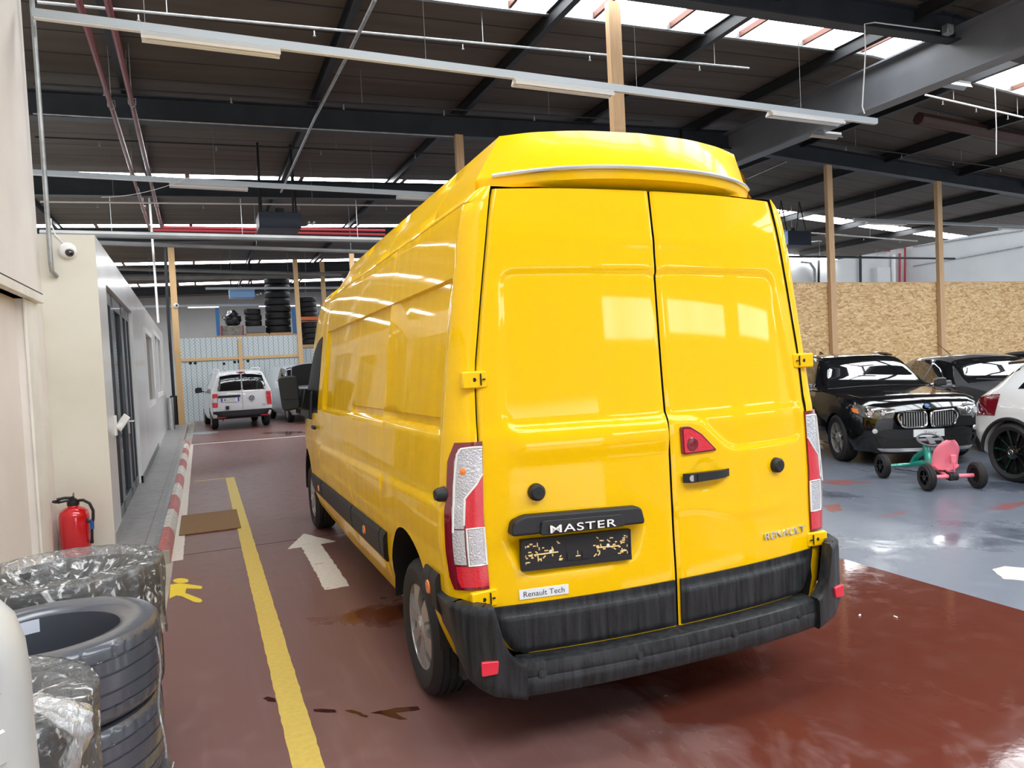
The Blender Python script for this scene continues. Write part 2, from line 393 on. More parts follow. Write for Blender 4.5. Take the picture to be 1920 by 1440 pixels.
def osb_mat():
    m, nt, b, N, L = nodes('strand_board'); tc = N('ShaderNodeTexCoord').outputs['Object']
    cols = []
    c = None
    for k, (rot, sc, off) in enumerate(((.55, (9, 3, 34), (0, 0, 0)), (-.65, (9, 3, 32), (4, 1, 7)), (.05, (9, 3, 34), (9, 3, 2)))):
        m0 = N('ShaderNodeMapping'); m0.inputs['Rotation'].default_value = (0, rot, 0); L(tc, m0.inputs['Vector'])
        mp = N('ShaderNodeMapping'); mp.inputs['Scale'].default_value = sc; mp.inputs['Location'].default_value = off; L(m0.outputs[0], mp.inputs['Vector'])
        vo = N('ShaderNodeTexVoronoi'); vo.inputs['Scale'].default_value = 1.0; L(mp.outputs[0], vo.inputs['Vector'])
        r = ramp(N, [(0, (.40, .23, .09)), (.25, (.54, .34, .15)), (.6, (.64, .43, .21)), (1, (.76, .56, .33))])
        sp = N('ShaderNodeSeparateColor'); L(vo.outputs['Color'], sp.inputs[0]); L(sp.outputs[0], r.inputs[0])
        if c is None: c = r.outputs[0]
        else:
            w = ramp(N, [(.45, (0, 0, 0)), (.5, (1, 1, 1))]); L(sp.outputs[1], w.inputs[0]); c = mixc(N, L, w.outputs[0], c, r.outputs[0])
    L(c, b.inputs['Base Color']); b.inputs['Roughness'].default_value = .7
    return m
m_osb = osb_mat()
def pane_mat(name, col, st):
    m, nt, b, N, L = nodes(name)
    b.inputs['Base Color'].default_value = (.8, .8, .8, 1); b.inputs['Emission Color'].default_value = (*col, 1); b.inputs['Emission Strength'].default_value = st; b.inputs['Roughness'].default_value = .4
    return m
SKY_ST = 7.0
m_skylight = pane_mat('daylit_roof_pane', (.93, .97, 1), SKY_ST)
m_skylight_far = pane_mat('boosted_roof_pane', (.94, .97, 1), 16)  # glows stronger than the near strips, to brighten the far end
m_gate = pane_mat('dimmed_gate_pane', (.94, .97, 1), 3.2)  # glow turned down to deepen the shade under the van
m_daywin = pane_mat('daylit_window_pane', (.94, .97, 1), 6.0)

def road_paint(name, col, wear, thr):
    m, nt, b, N, L = nodes(name); tc = N('ShaderNodeTexCoord').outputs['Object']
    r = ramp(N, [(thr, (0, 0, 0)), (thr+.03, (1, 1, 1))]); L(noise_tex(N, L, tc, 9, 8, ((1, 1.6, 1), (1, 2, 0)), .8), r.inputs[0])
    d = ramp(N, [(.4, (0, 0, 0)), (.8, (1, 1, 1))]); L(noise_tex(N, L, tc, 30, 6), d.inputs[0])
    c = mixc(N, L, math_(N, L, 'MULTIPLY', d.outputs[0], .4), col, wear); L(c, b.inputs['Base Color']); b.inputs['Roughness'].default_value = .45
    al = math_(N, L, 'SUBTRACT', 1.0, r.outputs[0]); L(al, b.inputs['Alpha'])
    return m
m_mark_y = road_paint('yellow_floor_paint', (.62, .45, .09), (.36, .25, .06), .72)
m_mark_w = road_paint('white_floor_paint', (.66, .61, .53), (.44, .36, .31), .69)
m_mark_y2 = road_paint('bright_yellow_paint', (.74, .56, .03), (.6, .42, .03), .9)

XL, XR, YB, YF = -16.0, 27.0, -11.0, 47.0
DIV = 4.62
struct(MB().box(-.345, DIV, YB, YF, -.2, 0).build('floor', m_floor_red))
struct(MB().box(DIV, XR, YB, YF, -.2, .0).build('floor.001', m_floor_blue))
struct(MB().box(XL, -.345, YB, YF, -.2, .0).build('floor.002', m_concrete))
# raised tiled walkway beside the cabin, with its steel edge and painted kerb
struct(MB().box(-1.6, -.52, 7.40, 26.2, 0, .12).build('floor_walkway', m_tiles))
struct(MB().box(-1.6, -.37, 7.36, 7.40, 0, .118).build('trim_walkway_end', m_concrete))
struct(MB().box(-.52, -.475, 7.38, 19.6, 0, .123).build('trim_walkway_edge', m_galv))
kerb = MB(); y = 7.38; k = 0
while y < 19.4:
    y2 = min(y+1.13, 19.5); kerb.m = k % 2
    kerb.prism([(-.475, 0), (-.365, 0), (-.375, .07), (-.415, .128), (-.475, .128)], lambda u, v, a=y: (u, a, v), lambda u, v, a=y2: (u, a, v))
    y = y2; k += 1
struct(kerb.build('trim_kerb', [m_curb_red, m_curb_white], bevel=.006))

# painted floor markings
def jag(poly, step=.02, amp=.004):
    out = []
    for i, p in enumerate(poly):
        a, b = Vector(p), Vector(poly[(i+1) % len(poly)]); n = max(1, int((b-a).length/step))
        for k in range(n):
            q = a.lerp(b, k/n); out.append((q.x+rnd.uniform(-amp, amp), q.y+rnd.uniform(-amp, amp)))
    return out
def marking(polys, mat_, label, h=.0015, amp=.003, step=.05):
    b = MB()
    for i, p in enumerate(polys):
        b.prism(jag(p, step, amp) if amp else p, lambda u, v: (u, v, .0002), lambda u, v: (u, v, h+.0002*i))
    return tag(b.build('floor_marking', mat_), label, 'floor marking', kind='thing')
marking([[(.262, -6), (.388, -6), (.388, 12.85), (.256, 12.85)], [(-.22, 12.80), (.255, 12.80), (.255, 12.85), (-.22, 12.85)]], m_mark_y, 'long yellow painted line running along the red lane')
marking([[(-.365, 7.43), (-.265, 7.43), (-.30, 19.55), (-.40, 19.55)]], m_mark_w, 'worn white painted line at the foot of the red and white kerb')
marking([[(-.40, 19.60), (DIV, 19.25), (DIV, 19.37), (-.40, 19.74)]], m_mark_w, 'white painted line across the lane in front of the small white van')
marking([[(.78, 5.75), (.975, 5.74), (.975, 7.28), (1.125, 7.30), (.885, 7.86), (.655, 7.26), (.79, 7.27)]], m_mark_w, 'white painted arrow on the red floor beside the yellow van', amp=.008, step=.03)
def fl(pts, ox=0, oy=960, s=3): return [tuple(at(ox+x/s, oy+y/s, 2, 0).xy) for x, y in pts]
head = [(1017+44*cos(t*pi/8), 387+14*sin(t*pi/8)) for t in range(16)]
body = [(958, 410), (1005, 402), (1060, 407), (1130, 417), (1139, 424), (1132, 433), (1048, 430), (1042, 456), (1130, 490), (1139, 501), (1126, 510), (1092, 506), (1022, 474), (990, 470), (962, 484), (952, 488), (955, 455)]
marking([fl(head), fl(body)], m_mark_y2, 'bright yellow walking figure painted on the red floor by the tyres', amp=0)
marking([fl([(1440, 995), (1500, 985), (1530, 1035), (1580, 1040), (1520, 1055)], 1480, 440, 4.364) if 0 else [(6.3, 3.6), (6.9, 3.45), (7.1, 3.62), (6.6, 3.75)]], mat('worn_red', (.25, .07, .06), .3), 'worn red patch in the blue grey floor behind the pedal kart', amp=.06, step=.08)
marking([[tuple(at(x, y, 2, 0).xy) for x, y in ((1545, 948), (1572, 945), (1580, 955), (1560, 962))][::-1]], mat('worn_red_b', (.22, .07, .06), .35), 'small worn red patch in the blue floor beside the yellow van', amp=.02, step=.05)
marking([[tuple(at(x, y, 2, 0).xy) for x, y in ((1862, 1068), (1885, 1062), (1930, 1066), (1930, 1090), (1880, 1085))][::-1]], mat('white_filler', (.50, .47, .42), .6), 'pale filler patch in the blue floor at the right edge', amp=.01, step=.05)
for y in (7.62, 19.9): struct(MB().box(-.34, DIV, y-.004, y+.004, -.01, .0012).build('trim_floor_joint', m_dark))
m_wetmark = mat('wet_mark', (.045, .012, .010), .08)
for pts, ox, lb in (([(1475, 1048), (1505, 1038), (1545, 1050), (1550, 1068), (1510, 1066)], 0, 'dark wet streak on the red floor just left of the yellow line'), ([(1760, 1112), (1800, 1108), (1880, 1112), (1890, 1128), (1800, 1126), (1765, 1122)], 0, 'dark wet streak on the red floor just right of the yellow line'), ([(20, 1115), (60, 1112), (150, 1150), (140, 1158), (60, 1130)], 640, 'thin dark wet streak midway between the yellow line and the van rear wheel'), ([(165, 1130), (300, 1105), (430, 1095), (440, 1115), (300, 1130), (370, 1165), (330, 1170), (220, 1140)], 640, 'forked dark wet streak on the red floor nearest the van rear wheel')):
    marking([fl(pts, ox, 960, 3)], m_wetmark, lb, amp=.004, step=.03)
# doormat on the lane
dm = MB().box(-.33, .30, 8.55, 9.72, .0025, .016).build('doormat', m_coir, bevel=.006)
tag(dm, 'brown coir doormat lying between the kerb and the yellow line', 'doormat')
# ---- near left wall with its boarded opening
W0 = -1.33
nw = MB().box(-1.75, W0, YB, 7.94, 2.43, 6.45).box(-1.75, W0, 7.18, 7.94, 0, 2.43).box(-1.75, W0, YB, -2, 0, 2.43)
struct(nw.build('wall_left', m_wall_near))
struct(MB().box(-1.75, W0-.07, -2, 7.18, 0, 2.43).build('wall_left.001', m_wall_near))
struct(MB().box(W0-.01, W0+.012, 7.16, 7.60, 0, 2.43).build('trim_pilaster', m_wall_trim, bevel=.004))
struct(MB().box(W0-.1, W0+.06, -2.05, 7.68, 2.43, 2.505).build('trim_lintel', m_wall_trim, bevel=.004))
struct(MB().box(W0-.005, W0+.05, -2.05, 7.70, 2.506, 2.52).build('trim_lintel_joint', m_dark))
# ---- the cabin office (solid walls round a glazed door and windows)
CX, CY, CS = -.865, 7.95, -.0128
def cab(n, y, z): return Vector((CX+CS*(y-CY)-n, y, z))            # n = depth behind the long face
def cab_box(b, n0, n1, y0, y1, z0, z1):
    b.add([cab(n, y, z) for z in (z0, z1) for y in (y0, y1) for n in (n1, n0)], [(0, 2, 3, 1), (4, 5, 7, 6), (0, 1, 5, 4), (2, 6, 7, 3), (0, 4, 6, 2), (1, 3, 7, 5)]); return b
ZT, ZP = 3.10, .12
D0, D1, DZ = 8.70, 12.35, 2.72
W1 = (15.2, 17.7, 1.18, 2.62); W2 = (19.0, 22.6, 1.26, 2.78)
c1 = MB(); TH = .16
for y0, y1, z0, z1 in ((CY+.002, D0, ZP, ZT), (D1, W1[0], ZP, ZT), (W1[1], W2[0], ZP, ZT), (W2[1], 25.8, ZP, ZT), (D0, D1, DZ, ZT), (W1[0], W1[1], ZP, W1[2]), (W1[0], W1[1], W1[3], ZT), (W2[0], W2[1], ZP, W2[2]), (W2[0], W2[1], W2[3], ZT)):
    cab_box(c1, 0, TH, y0, y1, z0, z1)
struct(c1.build('wall_cabin_side', m_cabin_side, weld=True))
struct(MB().box(-4.5, CX+.0, CY-.012, CY+.002, .10, ZT).build('wall_cabin_end', m_cabin_end))
struct(cab_box(MB(), TH, 3.4, CY+.004, 25.8, ZT-.1, ZT).build('ceiling_cabin', m_wall_white))
struct(cab_box(MB(), 2.2, 2.3, CY+.004, 25.8, ZP, ZT-.1).build('wall_cabin_back', m_wall_white))
struct(cab_box(MB(), -.012, .02, D1, 18.2, ZP, ZP+.11).build('baseboard_cabin', m_anthracite))
struct(cab_box(MB(), -.012, .02, CY, D0, ZP, ZP+.11).build('baseboard_cabin.001', m_wall_grey))
m_pane_dk = glass_mat('cabin_glass', (.35, .38, .40)); m_pane_w = glass_mat('window_glass', (.75, .8, .8))
dr = MB()
for y0, y1, z0, z1 in ((D0, D0+.14, ZP, DZ), (D1-.14, D1, ZP, DZ), (D0, D1, DZ-.16, DZ), (D0, D1, ZP, ZP+.14), (D0+.95, D0+1.25, ZP, DZ), (D0+2.2, D0+2.5, ZP, DZ), (D0+2.95, D0+3.1, ZP, DZ)):
    cab_box(dr, .05, .13, y0, y1, z0, z1)
door = struct(dr.build('door_1', m_anthracite, bevel=.006))
door['label'] = 'dark grey framed glazed door of the white cabin'
g = cab_box(MB(), .085, .095, D0+.1, D1-.1, ZP+.1, DZ-.1).build('pane', m_pane_dk, door)
hb = MB(); p = cab(.05, D0+2.32, 1.14); hb.cbox(p+Vector((.01, 0, -.05)), (.015, .05, .22)); hb.tube([p, p+Vector((.06, 0, 0)), p+Vector((.065, .14, 0))], .011, 8)
hb.build('door_handle', m_alu, door)
for i, (a, b_, z0, z1) in enumerate((W1, W2)):
    f = MB()
    for y0, y1, q0, q1 in ((a-.05, a+.06, z0-.05, z1+.05), (b_-.06, b_+.05, z0-.05, z1+.05), (a, b_, z1-.06, z1+.05), (a, b_, z0-.05, z0+.06)): cab_box(f, -.025, .08, y0, y1, q0, q1)
    if i: cab_box(f, -.02, .07, (a+b_)/2-.04, (a+b_)/2+.04, z0, z1)
    wo = struct(f.build('window_%d' % (i+1), m_white, bevel=.004)); cab_box(MB(), .03, .04, a, b_, z0, z1).build('pane', m_pane_w, wo)
# ---- roof: lining with daylit strips, rafters, cross beams, ridge girder
RX = 11.0
def zr(x): return 6.40+.028*x if x < RX else 6.708-.072*(x-RX)
STRIPS = [(-4.2, -.6), (2.3, 4.6), (8.15, 9.2), (18.55, 19.3), (24.65, 25.2), (32.7, 33.5), (40.1, 41.2)]  # first strip widened and second added, both out of view, for top light
b = MB(); ys = [YB]+[v for s_ in STRIPS for v in s_]+[YF]
for i in range(0, len(ys), 2):
    for xa, xb in ((XL, RX), (RX, XR)):
        b.prism([(xa, zr(xa)), (xb, zr(xb)), (xb, zr(xb)+.15), (xa, zr(xa)+.15)], lambda u, v, q=ys[i]: (u, q, v), lambda u, v, q=ys[i+1]: (u, q, v))
struct(b.build('ceiling', m_roof, sharp=20))
m_redbar = mat('red_oxide_bar', (.13, .045, .028), .6)
for i, (ya, yb) in enumerate(STRIPS):
    w = MB(); x = XL
    solid = [] if i > 2 else [(9.15, 9.75)]
    pl = MB()
    for xa, xb in ((XL, RX), (RX, XR)):
        hh = .09 if i < 3 else .004
        pl.add([(xa, ya, zr(xa)+hh), (xb, ya, zr(xb)+hh), (xb, yb, zr(xb)+hh), (xa, yb, zr(xa)+hh)], [(0, 1, 2, 3)])
    wo = struct(pl.build('window_%d' % (i+3), m_skylight if i < 3 else m_skylight_far))
    fr = MB(); step = 1.32 if i < 3 else 2.6; x = XL+.35
    while x < XR:
        fr.box(x-.022 if i < 3 else x-.05, x+.022 if i < 3 else x+.05, ya, yb, zr(x)-(.0 if i < 3 else .012), zr(x)+(.085 if i < 3 else .003)); x += step
    fr.build('glazing_bar', m_redbar, wo)
    e = MB()
    for xa, xb in ((XL, RX), (RX, XR)):
        for yy in (ya, yb):
            dz = .03 if i < 3 else .012
            e.beam((xa, yy, zr(xa)+dz), (xb, yy, zr(xb)+dz), .06, .12 if i < 3 else .03)
    e.build('frame', m_galv, wo)
def ibeam(b, p0, p1, h, w, t=.02):
    p0, p1 = Vector(p0), Vector(p1)
    b.beam(p0, p1, .014, h); up = Vector((0, 0, h/2))
    b.beam(p0+up, p1+up, w, t); b.beam(p0-up, p1-up, w, t)
def zbm(x): return 6.0+.030*x if x < RX else 6.33-.056*(x-RX)
BZ = (.17, .17, .0, -.08, -.06, -.06, -.06)
for i, y in enumerate((2.6, 7.72, 13.0, 17.9, 24.0, 32.0, 39.6)):
    b = MB(); xe = 26 if y < 25 else 20
    if y > 17: xe = 14.2 if y < 20 else 9
    ibeam(b, (XL+4 if y < 15 else -7, y, zbm(XL+4 if y < 15 else -7)+BZ[i]), (min(xe, RX), y, zbm(min(xe, RX))+BZ[i]), .38, .2)
    if xe > RX: ibeam(b, (RX, y, zbm(RX)+BZ[i]), (xe, y, zbm(xe)+BZ[i]), .36, .2)
    if i == 2:
        for x in (9.75,): b.box(x-.012, x+.012, y-.1, y+.1, zbm(x)-.19, zbm(x)+.19)
    struct(b.build('trim_beam_%d' % (i+1), m_steel))
gd = MB(); ibeam(gd, (RX+.05, -8, 6.12), (RX+.05, 13.0, 6.12), .70, .30, .03)
m_girder = mat('ridge_girder_paint', (.17, .18, .20), .45, var=(1.5, .25))
struct(gd.build('trim_ridge_girder', m_girder))
xs = [-9.2, -6.4, -3.6, -.85, 2.05, 4.75, 7.45, 10.15, 13.2, 15.9, 18.6, 21.3, 24]
for i, x in enumerate(xs):
    b = MB(); ibeam(b, (x, -4, zr(x)-.10), (x, 44 if x < 11 else 24, zr(x)-.10), .19, .10, .012)
    struct(b.build('trim_rafter_%d' % (i+1), m_rafter))
# ---- outer walls
struct(MB().box(XL-.2, XL, YB, YF, 0, 6.6).build('wall_far_left', m_wall_grey))
struct(MB().box(XL, XR, YF, YF+.2, 0, 6.9).build('wall_back', m_wall_grey))
PR = at(1700, 500, 1, 25.0)
struct(MB().box(PR.x, PR.x+.25, YB, 25.2, 0, 6.7).build('wall_right', m_wall_white))
struct(MB().box(11.5, PR.x, 25.0, 25.25, 0, 6.8).build('wall_back_right', m_wall_white))
struct(MB().box(at(1645, 500, 1, 24.6).x, at(1669, 500, 1, 24.6).x, 24.6, 25.0, 0, 5.2).build('wall_back_right_shaft', m_wall_white))
# rear wall behind the viewer with the tall daylit windows that light the van's doors
b = MB(); YW = YB
wins = [(-11.0, -4.5, .9, 4.5), (1.35, 7.0, .25, 2.75), (7.55, 11.2, 3.45, 4.7), (11.7, 17.4, 3.6, 4.7), (19.3, 25.5, 3.7, 4.9)]  # leftmost window is an unseen addition, meant to light the tyres
xp = XL
for a, c, z0, z1 in wins:
    b.box(xp, a, YW-.2, YW, 0, 6.8).box(a, c, YW-.2, YW, 0, z0).box(a, c, YW-.2, YW, z1, 6.8); xp = c
b.box(xp, XR, YW-.2, YW, 0, 6.8)
struct(b.build('wall_front', m_wall_white))
for i, (a, c, z0, z1) in enumerate(wins):
    pn = struct(MB().box(a, c, YW-.14, YW-.1, z0, z1).build('window_%d' % (i+10), m_daywin if z0 > .5 else m_gate))
    f = MB(); zm = (z0+z1)/2+.2
    for xx in (a+.04, c-.04): f.box(xx-.04, xx+.04, YW-.1, YW-.02, z0, z1)
    for z in (z0+.03, z1-.03): f.box(a, c, YW-.1, YW-.02, z-.06, z+.06)
    f.build('window_frame', m_anthracite, pn)
# ---------------------------------------------------------------- the yellow van (local: +Y forwards, origin under the rear axle)
VAN = thing('delivery_van', 'big yellow high-roof delivery van seen from behind on the red floor', 'van', (1.975, 3.71, 0), -.0128)
PZ = [.33, .40, .47, .60, .75, .9, 1.12, 1.4, 1.75, 2.05, 2.34, 2.40, 2.46]
PW = [.96, .99, 1.015, 1.04, 1.048, 1.05, 1.045, 1.02, .975, .935, .89, .872, .805]
YSZ = [.3, .457, .67, .88, 1.376, 1.45, 2.07, 2.242, 2.485]; YSY = [-.93, -.93, -.933, -.927, -.92, -.908, -.871, -.862, -.836]
def hw(z): return cub(z, PZ, PW)
def yr(x, z): return cub(z, YSZ, YSY)+.085*(abs(x)/.9)**2.2
def kz(z): return interp(z, [.4, .7, 1.06, 1.39, 2.07, 2.46], [-.024, -.026, -.026, -.0138, -.0095, -.010])
def groove(y, ys, w=.006): return max([max(0, 1-abs(y-q)/w) for q in ys])
SEAMS = (.50, 1.53, 3.13)
def side_w(y, zn):
    """half width of the body side at y for nominal height zn (heights measured at y = 1)"""
    w = hw(zn)
    if -.69 < y < 3.08:
        e = sstep(-.69, -.66, y)*sstep(3.08, 3.05, y)
        w -= e*.020*sstep(1.375, 1.402, zn)*sstep(2.075, 2.068, zn)
        w -= e*.012*sstep(1.402, 1.41, zn)*sstep(1.455, 1.447, zn)*(1 if -.60 < y < 1.66 else 0)
    if y < 3.3: w += .012*sstep(1.075, 1.06, zn)*sstep(.74, .9, zn)
    w -= .007*groove(y, SEAMS)*sstep(.5, .55, zn)
    w -= .006*max(0, 1-abs(zn-2.392)/.006)
    return w
ZT_Y = [0, 3.1, 3.5, 3.9, 4.2, 4.9, 5.02, 5.12, 5.17]; ZT = [2.505, 2.505, 2.47, 2.33, 2.12, 1.38, 1.27, 1.05, .90]
WF_Y = [0, 3.6, 4.4, 4.9, 5.08, 5.17]; WF = [1, 1, .985, .92, .84, .74]
ZN = [.33, .40, .47, .53, .60, .68, .75, .82, .90, .98, 1.03, 1.06, 1.075, 1.10, 1.2, 1.3, 1.35, 1.375, 1.388, 1.402, 1.41, 1.43, 1.447, 1.455, 1.5, 1.6, 1.7, 1.8, 1.9, 2.0, 2.055, 2.068, 2.075, 2.09, 2.15, 2.25, 2.34, 2.386, 2.392, 2.398, 2.43, 2.46]
TOPS = [(.765, 2.487), (.6, 2.495), (.3, 2.502), (0, 2.505)]
def body_pt(y, zn, sgn=1):
    zt = cub(y, ZT_Y, ZT); wf = cub(y, WF_Y, WF)
    z = zn-kz(zn)*(1-y) if y < 3.2 else zn+kz(zn)*2.2
    z0 = .95
    if zt < 2.505 and z > z0: z = z0+(z-z0)*(zt-z0)/(2.505-z0)*(1 if zt > z0 else 1)
    w = side_w(y, zn)*wf
    if zt < 2.505:     # narrow the cab glasshouse a little less than the roof
        zl = z0+(zn-z0)
        w = hw(min(z, zn))*wf if zn > 1.0 else w
        w *= 1-.10*sstep(1.6, 2.46, zn)*(1-(zt-z0)/(2.505-z0)) if zt > z0 else .9
    return Vector((sgn*w, y, max(z, .3) if zt > z0 else min(z, zt)))
ED_Z = [.445, .46, .48, .57, .68, 1.07, 1.67, 2.0, 2.30, 2.44, 2.474]; ED_X = [.715, .79, .825, .88, .903, .912, .89, .842, .795, .770, .760]
def edge(z): return interp(z, ED_Z, ED_X)
def corner_pt(a, zn, sgn=1, off=0):
    """rear corner: a = 0 on the body side, 90 degrees on the rear face"""
    w = side_w(-.70, zn); R_ = min(.15, max(.03, w-edge(zn-kz(zn)*1.7)-.008)) if zn > .5 else .12; yb = yr(w-R_, zn)
    n = R_+off
    z = zn-kz(zn)*1.7
    return Vector((sgn*(w-R_+n*cos(a)), -.70-(-.70-yb+off)*sin(a), z))
def ring(fn, top):
    L_ = [fn(z, -1) for z in ZN]; T = top
    return L_+[Vector((-x, y, z)) for x, y, z in T]+[Vector(p) for p in T[-2::-1]]+[fn(z, 1) for z in ZN[::-1]]
rings = []
for k in range(8, -1, -1):
    a = radians(90)*k/8
    rings.append(ring(lambda z, s, a=a: corner_pt(a, z, s), [(x*(1-.12*sin(a)), -.70-.085*sin(a), z-.012*sin(a)) for x, z in TOPS]))
rings.insert(0, ring(lambda z, s: corner_pt(radians(90), z, s)+Vector((-s*.004, .05, 0)), [(x*.86, -.75, z-.012) for x, z in TOPS]))
ysn = sorted(set([-.69, -.66, -.6, -.59, 1.66, 1.67, 3.05, 3.08]+[q+d for q in SEAMS for d in (-.006, 0, .006)]+[round(-.5+.2*i, 3) for i in range(19)]+[3.3, 3.5, 3.7, 3.9, 4.05, 4.2, 4.4, 4.6, 4.75, 4.9, 4.96, 5.02, 5.08, 5.12, 5.15, 5.17]))
for y in ysn:
    zt = cub(y, ZT_Y, ZT); wf = cub(y, WF_Y, WF); ed = body_pt(y, 2.46).x
    rings.append(ring(lambda z, s, y=y: body_pt(y, z, s), [(min(x*wf*(1-.1*(1-(zt-.9)/1.605)), ed*.985 if x > .7 else 9), y, zt-(2.505-z)) for x, z in TOPS]))
b = MB(); n = len(rings[0]); b.add([p for r in rings for p in r], [(i*n+k, i*n+(k+1) % n, (i+1)*n+(k+1) % n, (i+1)*n+k) for i in range(len(rings)-1) for k in range(n)]+[tuple(range(n)), tuple(range((len(rings)-1)*n, len(rings)*n))[::-1]])
for k in list(range(n))+[(len(rings)-1)*n]: b.mi[k] = 1  # rear flange and end cap painted dark for shade in the door gaps
body = b.build('body', [m_yellow, m_dark], VAN)
cut = []
for yc in (-.04, 4.33):
    c = MB()
    for s in (-1, 1):
        c.lathe([(.001, 0), (.455, 0), (.455, .40), (.001, .40)], (s*.68, yc, .40), (s, 0, 0), 40)
        c.box(s*.68 if s > 0 else -1.08, 1.08 if s > 0 else s*.68, yc-.455, yc+.455, .1, .40)
    for s in (-1, 1): pass
    cut.append(c)
def cutters():
    out = []
    for yc in (-.04, 4.33):
        for s in (-1, 1):
            P = [(yc-.455, .1)]+[(yc-.455*cos(pi*k/24), .38+.49*sin(pi*k/24)) for k in range(25)]+[(yc+.455, .1)]
            c = MB().prism(P, lambda u, v: (s*.66, u, v), lambda u, v: (s*1.2, u, v)); out.append(c.build('cutter', m_dark))
    return out
boolean_cut(body, cutters())
# arch lips and dark wheel-house linings
for yc in (-.04, 4.33):
    for s in (-1, 1):
        P = [(yc-.45*cos(pi*k/24), .38+.485*sin(pi*k/24)) for k in range(25)]
        b = MB(); n_ = len(P)
        b.add([(s*.665, u, v) for u, v in P]+[(s*1.02, u, v) for u, v in P], [(k, k+1, k+1+n_, k+n_) for k in range(n_-1)]).add([(s*.665, u, v) for u, v in P]+[(s*.665, yc, .3)], [(k, k+1, n_) for k in range(n_-1)])
        b.build('wheel_arch_lining', m_dark, VAN)
# underbody
MB().box(-.62, .62, -.78, 4.9, .26, .36).build('underbody', m_dark, VAN)
# ---- high roof cap with the overhanging rear lip
CAP = [(.868, 2.392), (.812, 2.452), (.79, 2.53), (.7225, 2.6285), (.682, 2.688), (.662, 2.738), (.5, 2.752), (.25, 2.759), (0, 2.762)]
CAPY = [-.72, -.70, -.655, -.645, -.64, -.645, -.70, -.755, -.77]
CY_Y = [-1, 3.0, 3.4, 3.8, 4.15, 4.35]; CY_S = [1, .97, .86, .58, .22, .0]
rg = []
for j, y in enumerate([None, -.5, -.2, -.044, -.038, -.032, .3, .6, .9, 1.044, 1.05, 1.056, 1.4, 1.8, 2.094, 2.1, 2.106, 2.5, 2.8, 3.0, 3.2, 3.4, 3.6, 3.8, 4.0, 4.15, 4.3]):
    pts = []
    for (x, z), y0 in zip(CAP, CAPY):
        yy = y0 if y is None else y; sc = cub(yy, CY_Y, CY_S)
        g_ = .007 if y in (-.038, 1.05, 2.1) else 0
        zz = 2.392+(z-2.392)*sc-.012*(yy+.7)-(g_ if z > 2.6 else 0)
        xx = (x-g_ if z < 2.73 else x)*(1-.10*(1-sc)); 
        if yy > 3: xx = xx-(xx-.75)*0
        if yy > 3.9: zz = zz-.33*(yy-3.9)
        pts.append(Vector((xx, yy, zz)))
    rp = [Vector((q.x*(.94 if 1 <= i_ <= 2 and y is None else 1), q.y, q.z)) for i_, q in enumerate(pts)]
    rg.append([Vector((-p.x, p.y, p.z)) for p in pts]+rp[-2::-1])
b = MB(); n = len(rg[0]); b.add([p for r in rg for p in r], [(i*n+k, i*n+k+1, (i+1)*n+k+1, (i+1)*n+k) for i in range(len(rg)-1) for k in range(n-1)])
us = lin(-1, 1, 41)
def cap_top(u):
    a = abs(u); x = .662*a; return Vector((math.copysign(x, u), cub(x, [0, .25, .5, .662], [-.77, -.755, -.70, -.645]), cub(x, [0, .25, .5, .662], [2.762, 2.759, 2.752, 2.738])))
def cap_lip(u, d=0, dz=0):
    a = abs(u); return Vector((.79*u*(1-(.07*a**4 if u > 0 else 0)), -.90+.245*a**2.6+d, 2.525-.025*a*a+dz))
def cap_rear(u, v):
    if v <= .72:
        t = v/.72; q = cap_top(u).lerp(cap_lip(u, 0, .03), t); q.y -= .012*sin(pi*t)*(1-abs(u)**6); return q
    if v <= .86: return cap_lip(u, 0, .03).lerp(cap_lip(u, .012, -.012), (v-.72)/.14)
    t = (v-.86)/.14; a = abs(u); return cap_lip(u, .012, -.012).lerp(Vector((.800*u*(1-(.07*a**4 if u > 0 else 0)), -.775+.090*a**2.4, 2.472-.022*a*a)), t)
b.grid(cap_rear, us, [0, .03, .08, .2, .4, .6, .70, .72, .76, .80, .84, .86, .90, .95, 1.0])
b.build('roof_cap', m_yellow2, VAN, sharp=45)
b = MB()
b.tube([cap_rear(u, .70)+Vector((0, -.008, 0)) for u in lin(-.925, .925, 31)], .0105, 8)
b.build('drip_strip', m_alu, VAN)
# ---- rear doors
REC_L = rounded([(-.757, 2.108), (.02, 2.108), (.02, 1.406), (-.40, 1.415), (-.79, 1.418), (-.79, 1.60), (-.765, 1.95)], .085, 8)
REC_R = rounded([(-.02, 2.108), (.735, 2.100), (.76, 1.90), (.845, 1.38), (.855, 1.236), (.355, 1.232), (.165, 1.402), (-.02, 1.406)], .075, 8)
PLATE_REC = rounded([(-.825, .965), (-.745, .785), (-.215, .785), (-.15, .965)], .05)
def seam_jog(z): return 0
def door_y(x, z, left):
    y = yr(x, z); P = REC_L if left else REC_R
    d = sd_poly((x, z), P)
    y += .011*sstep(.005, -.016, d)
    if left:
        y -= .012*sstep(.10, 0, abs(z-1.34))*sstep(-.80, -.70, x)*(1 if True else 0)
        y += .030*sstep(.006, -.05, sd_poly((x, z), PLATE_REC))
    else:
        y += .006*sstep(.085, .065, hypot(x-.19, z-1.13))
        y -= .004*sstep(.05, 0, abs(z-.93-.06*sstep(.4, .1, x)))*sstep(.80, .6, x)*.6
    y -= .0025*sstep(.06, 0, abs(z-2.243))*sstep(.5, .1, abs(x))
    return y
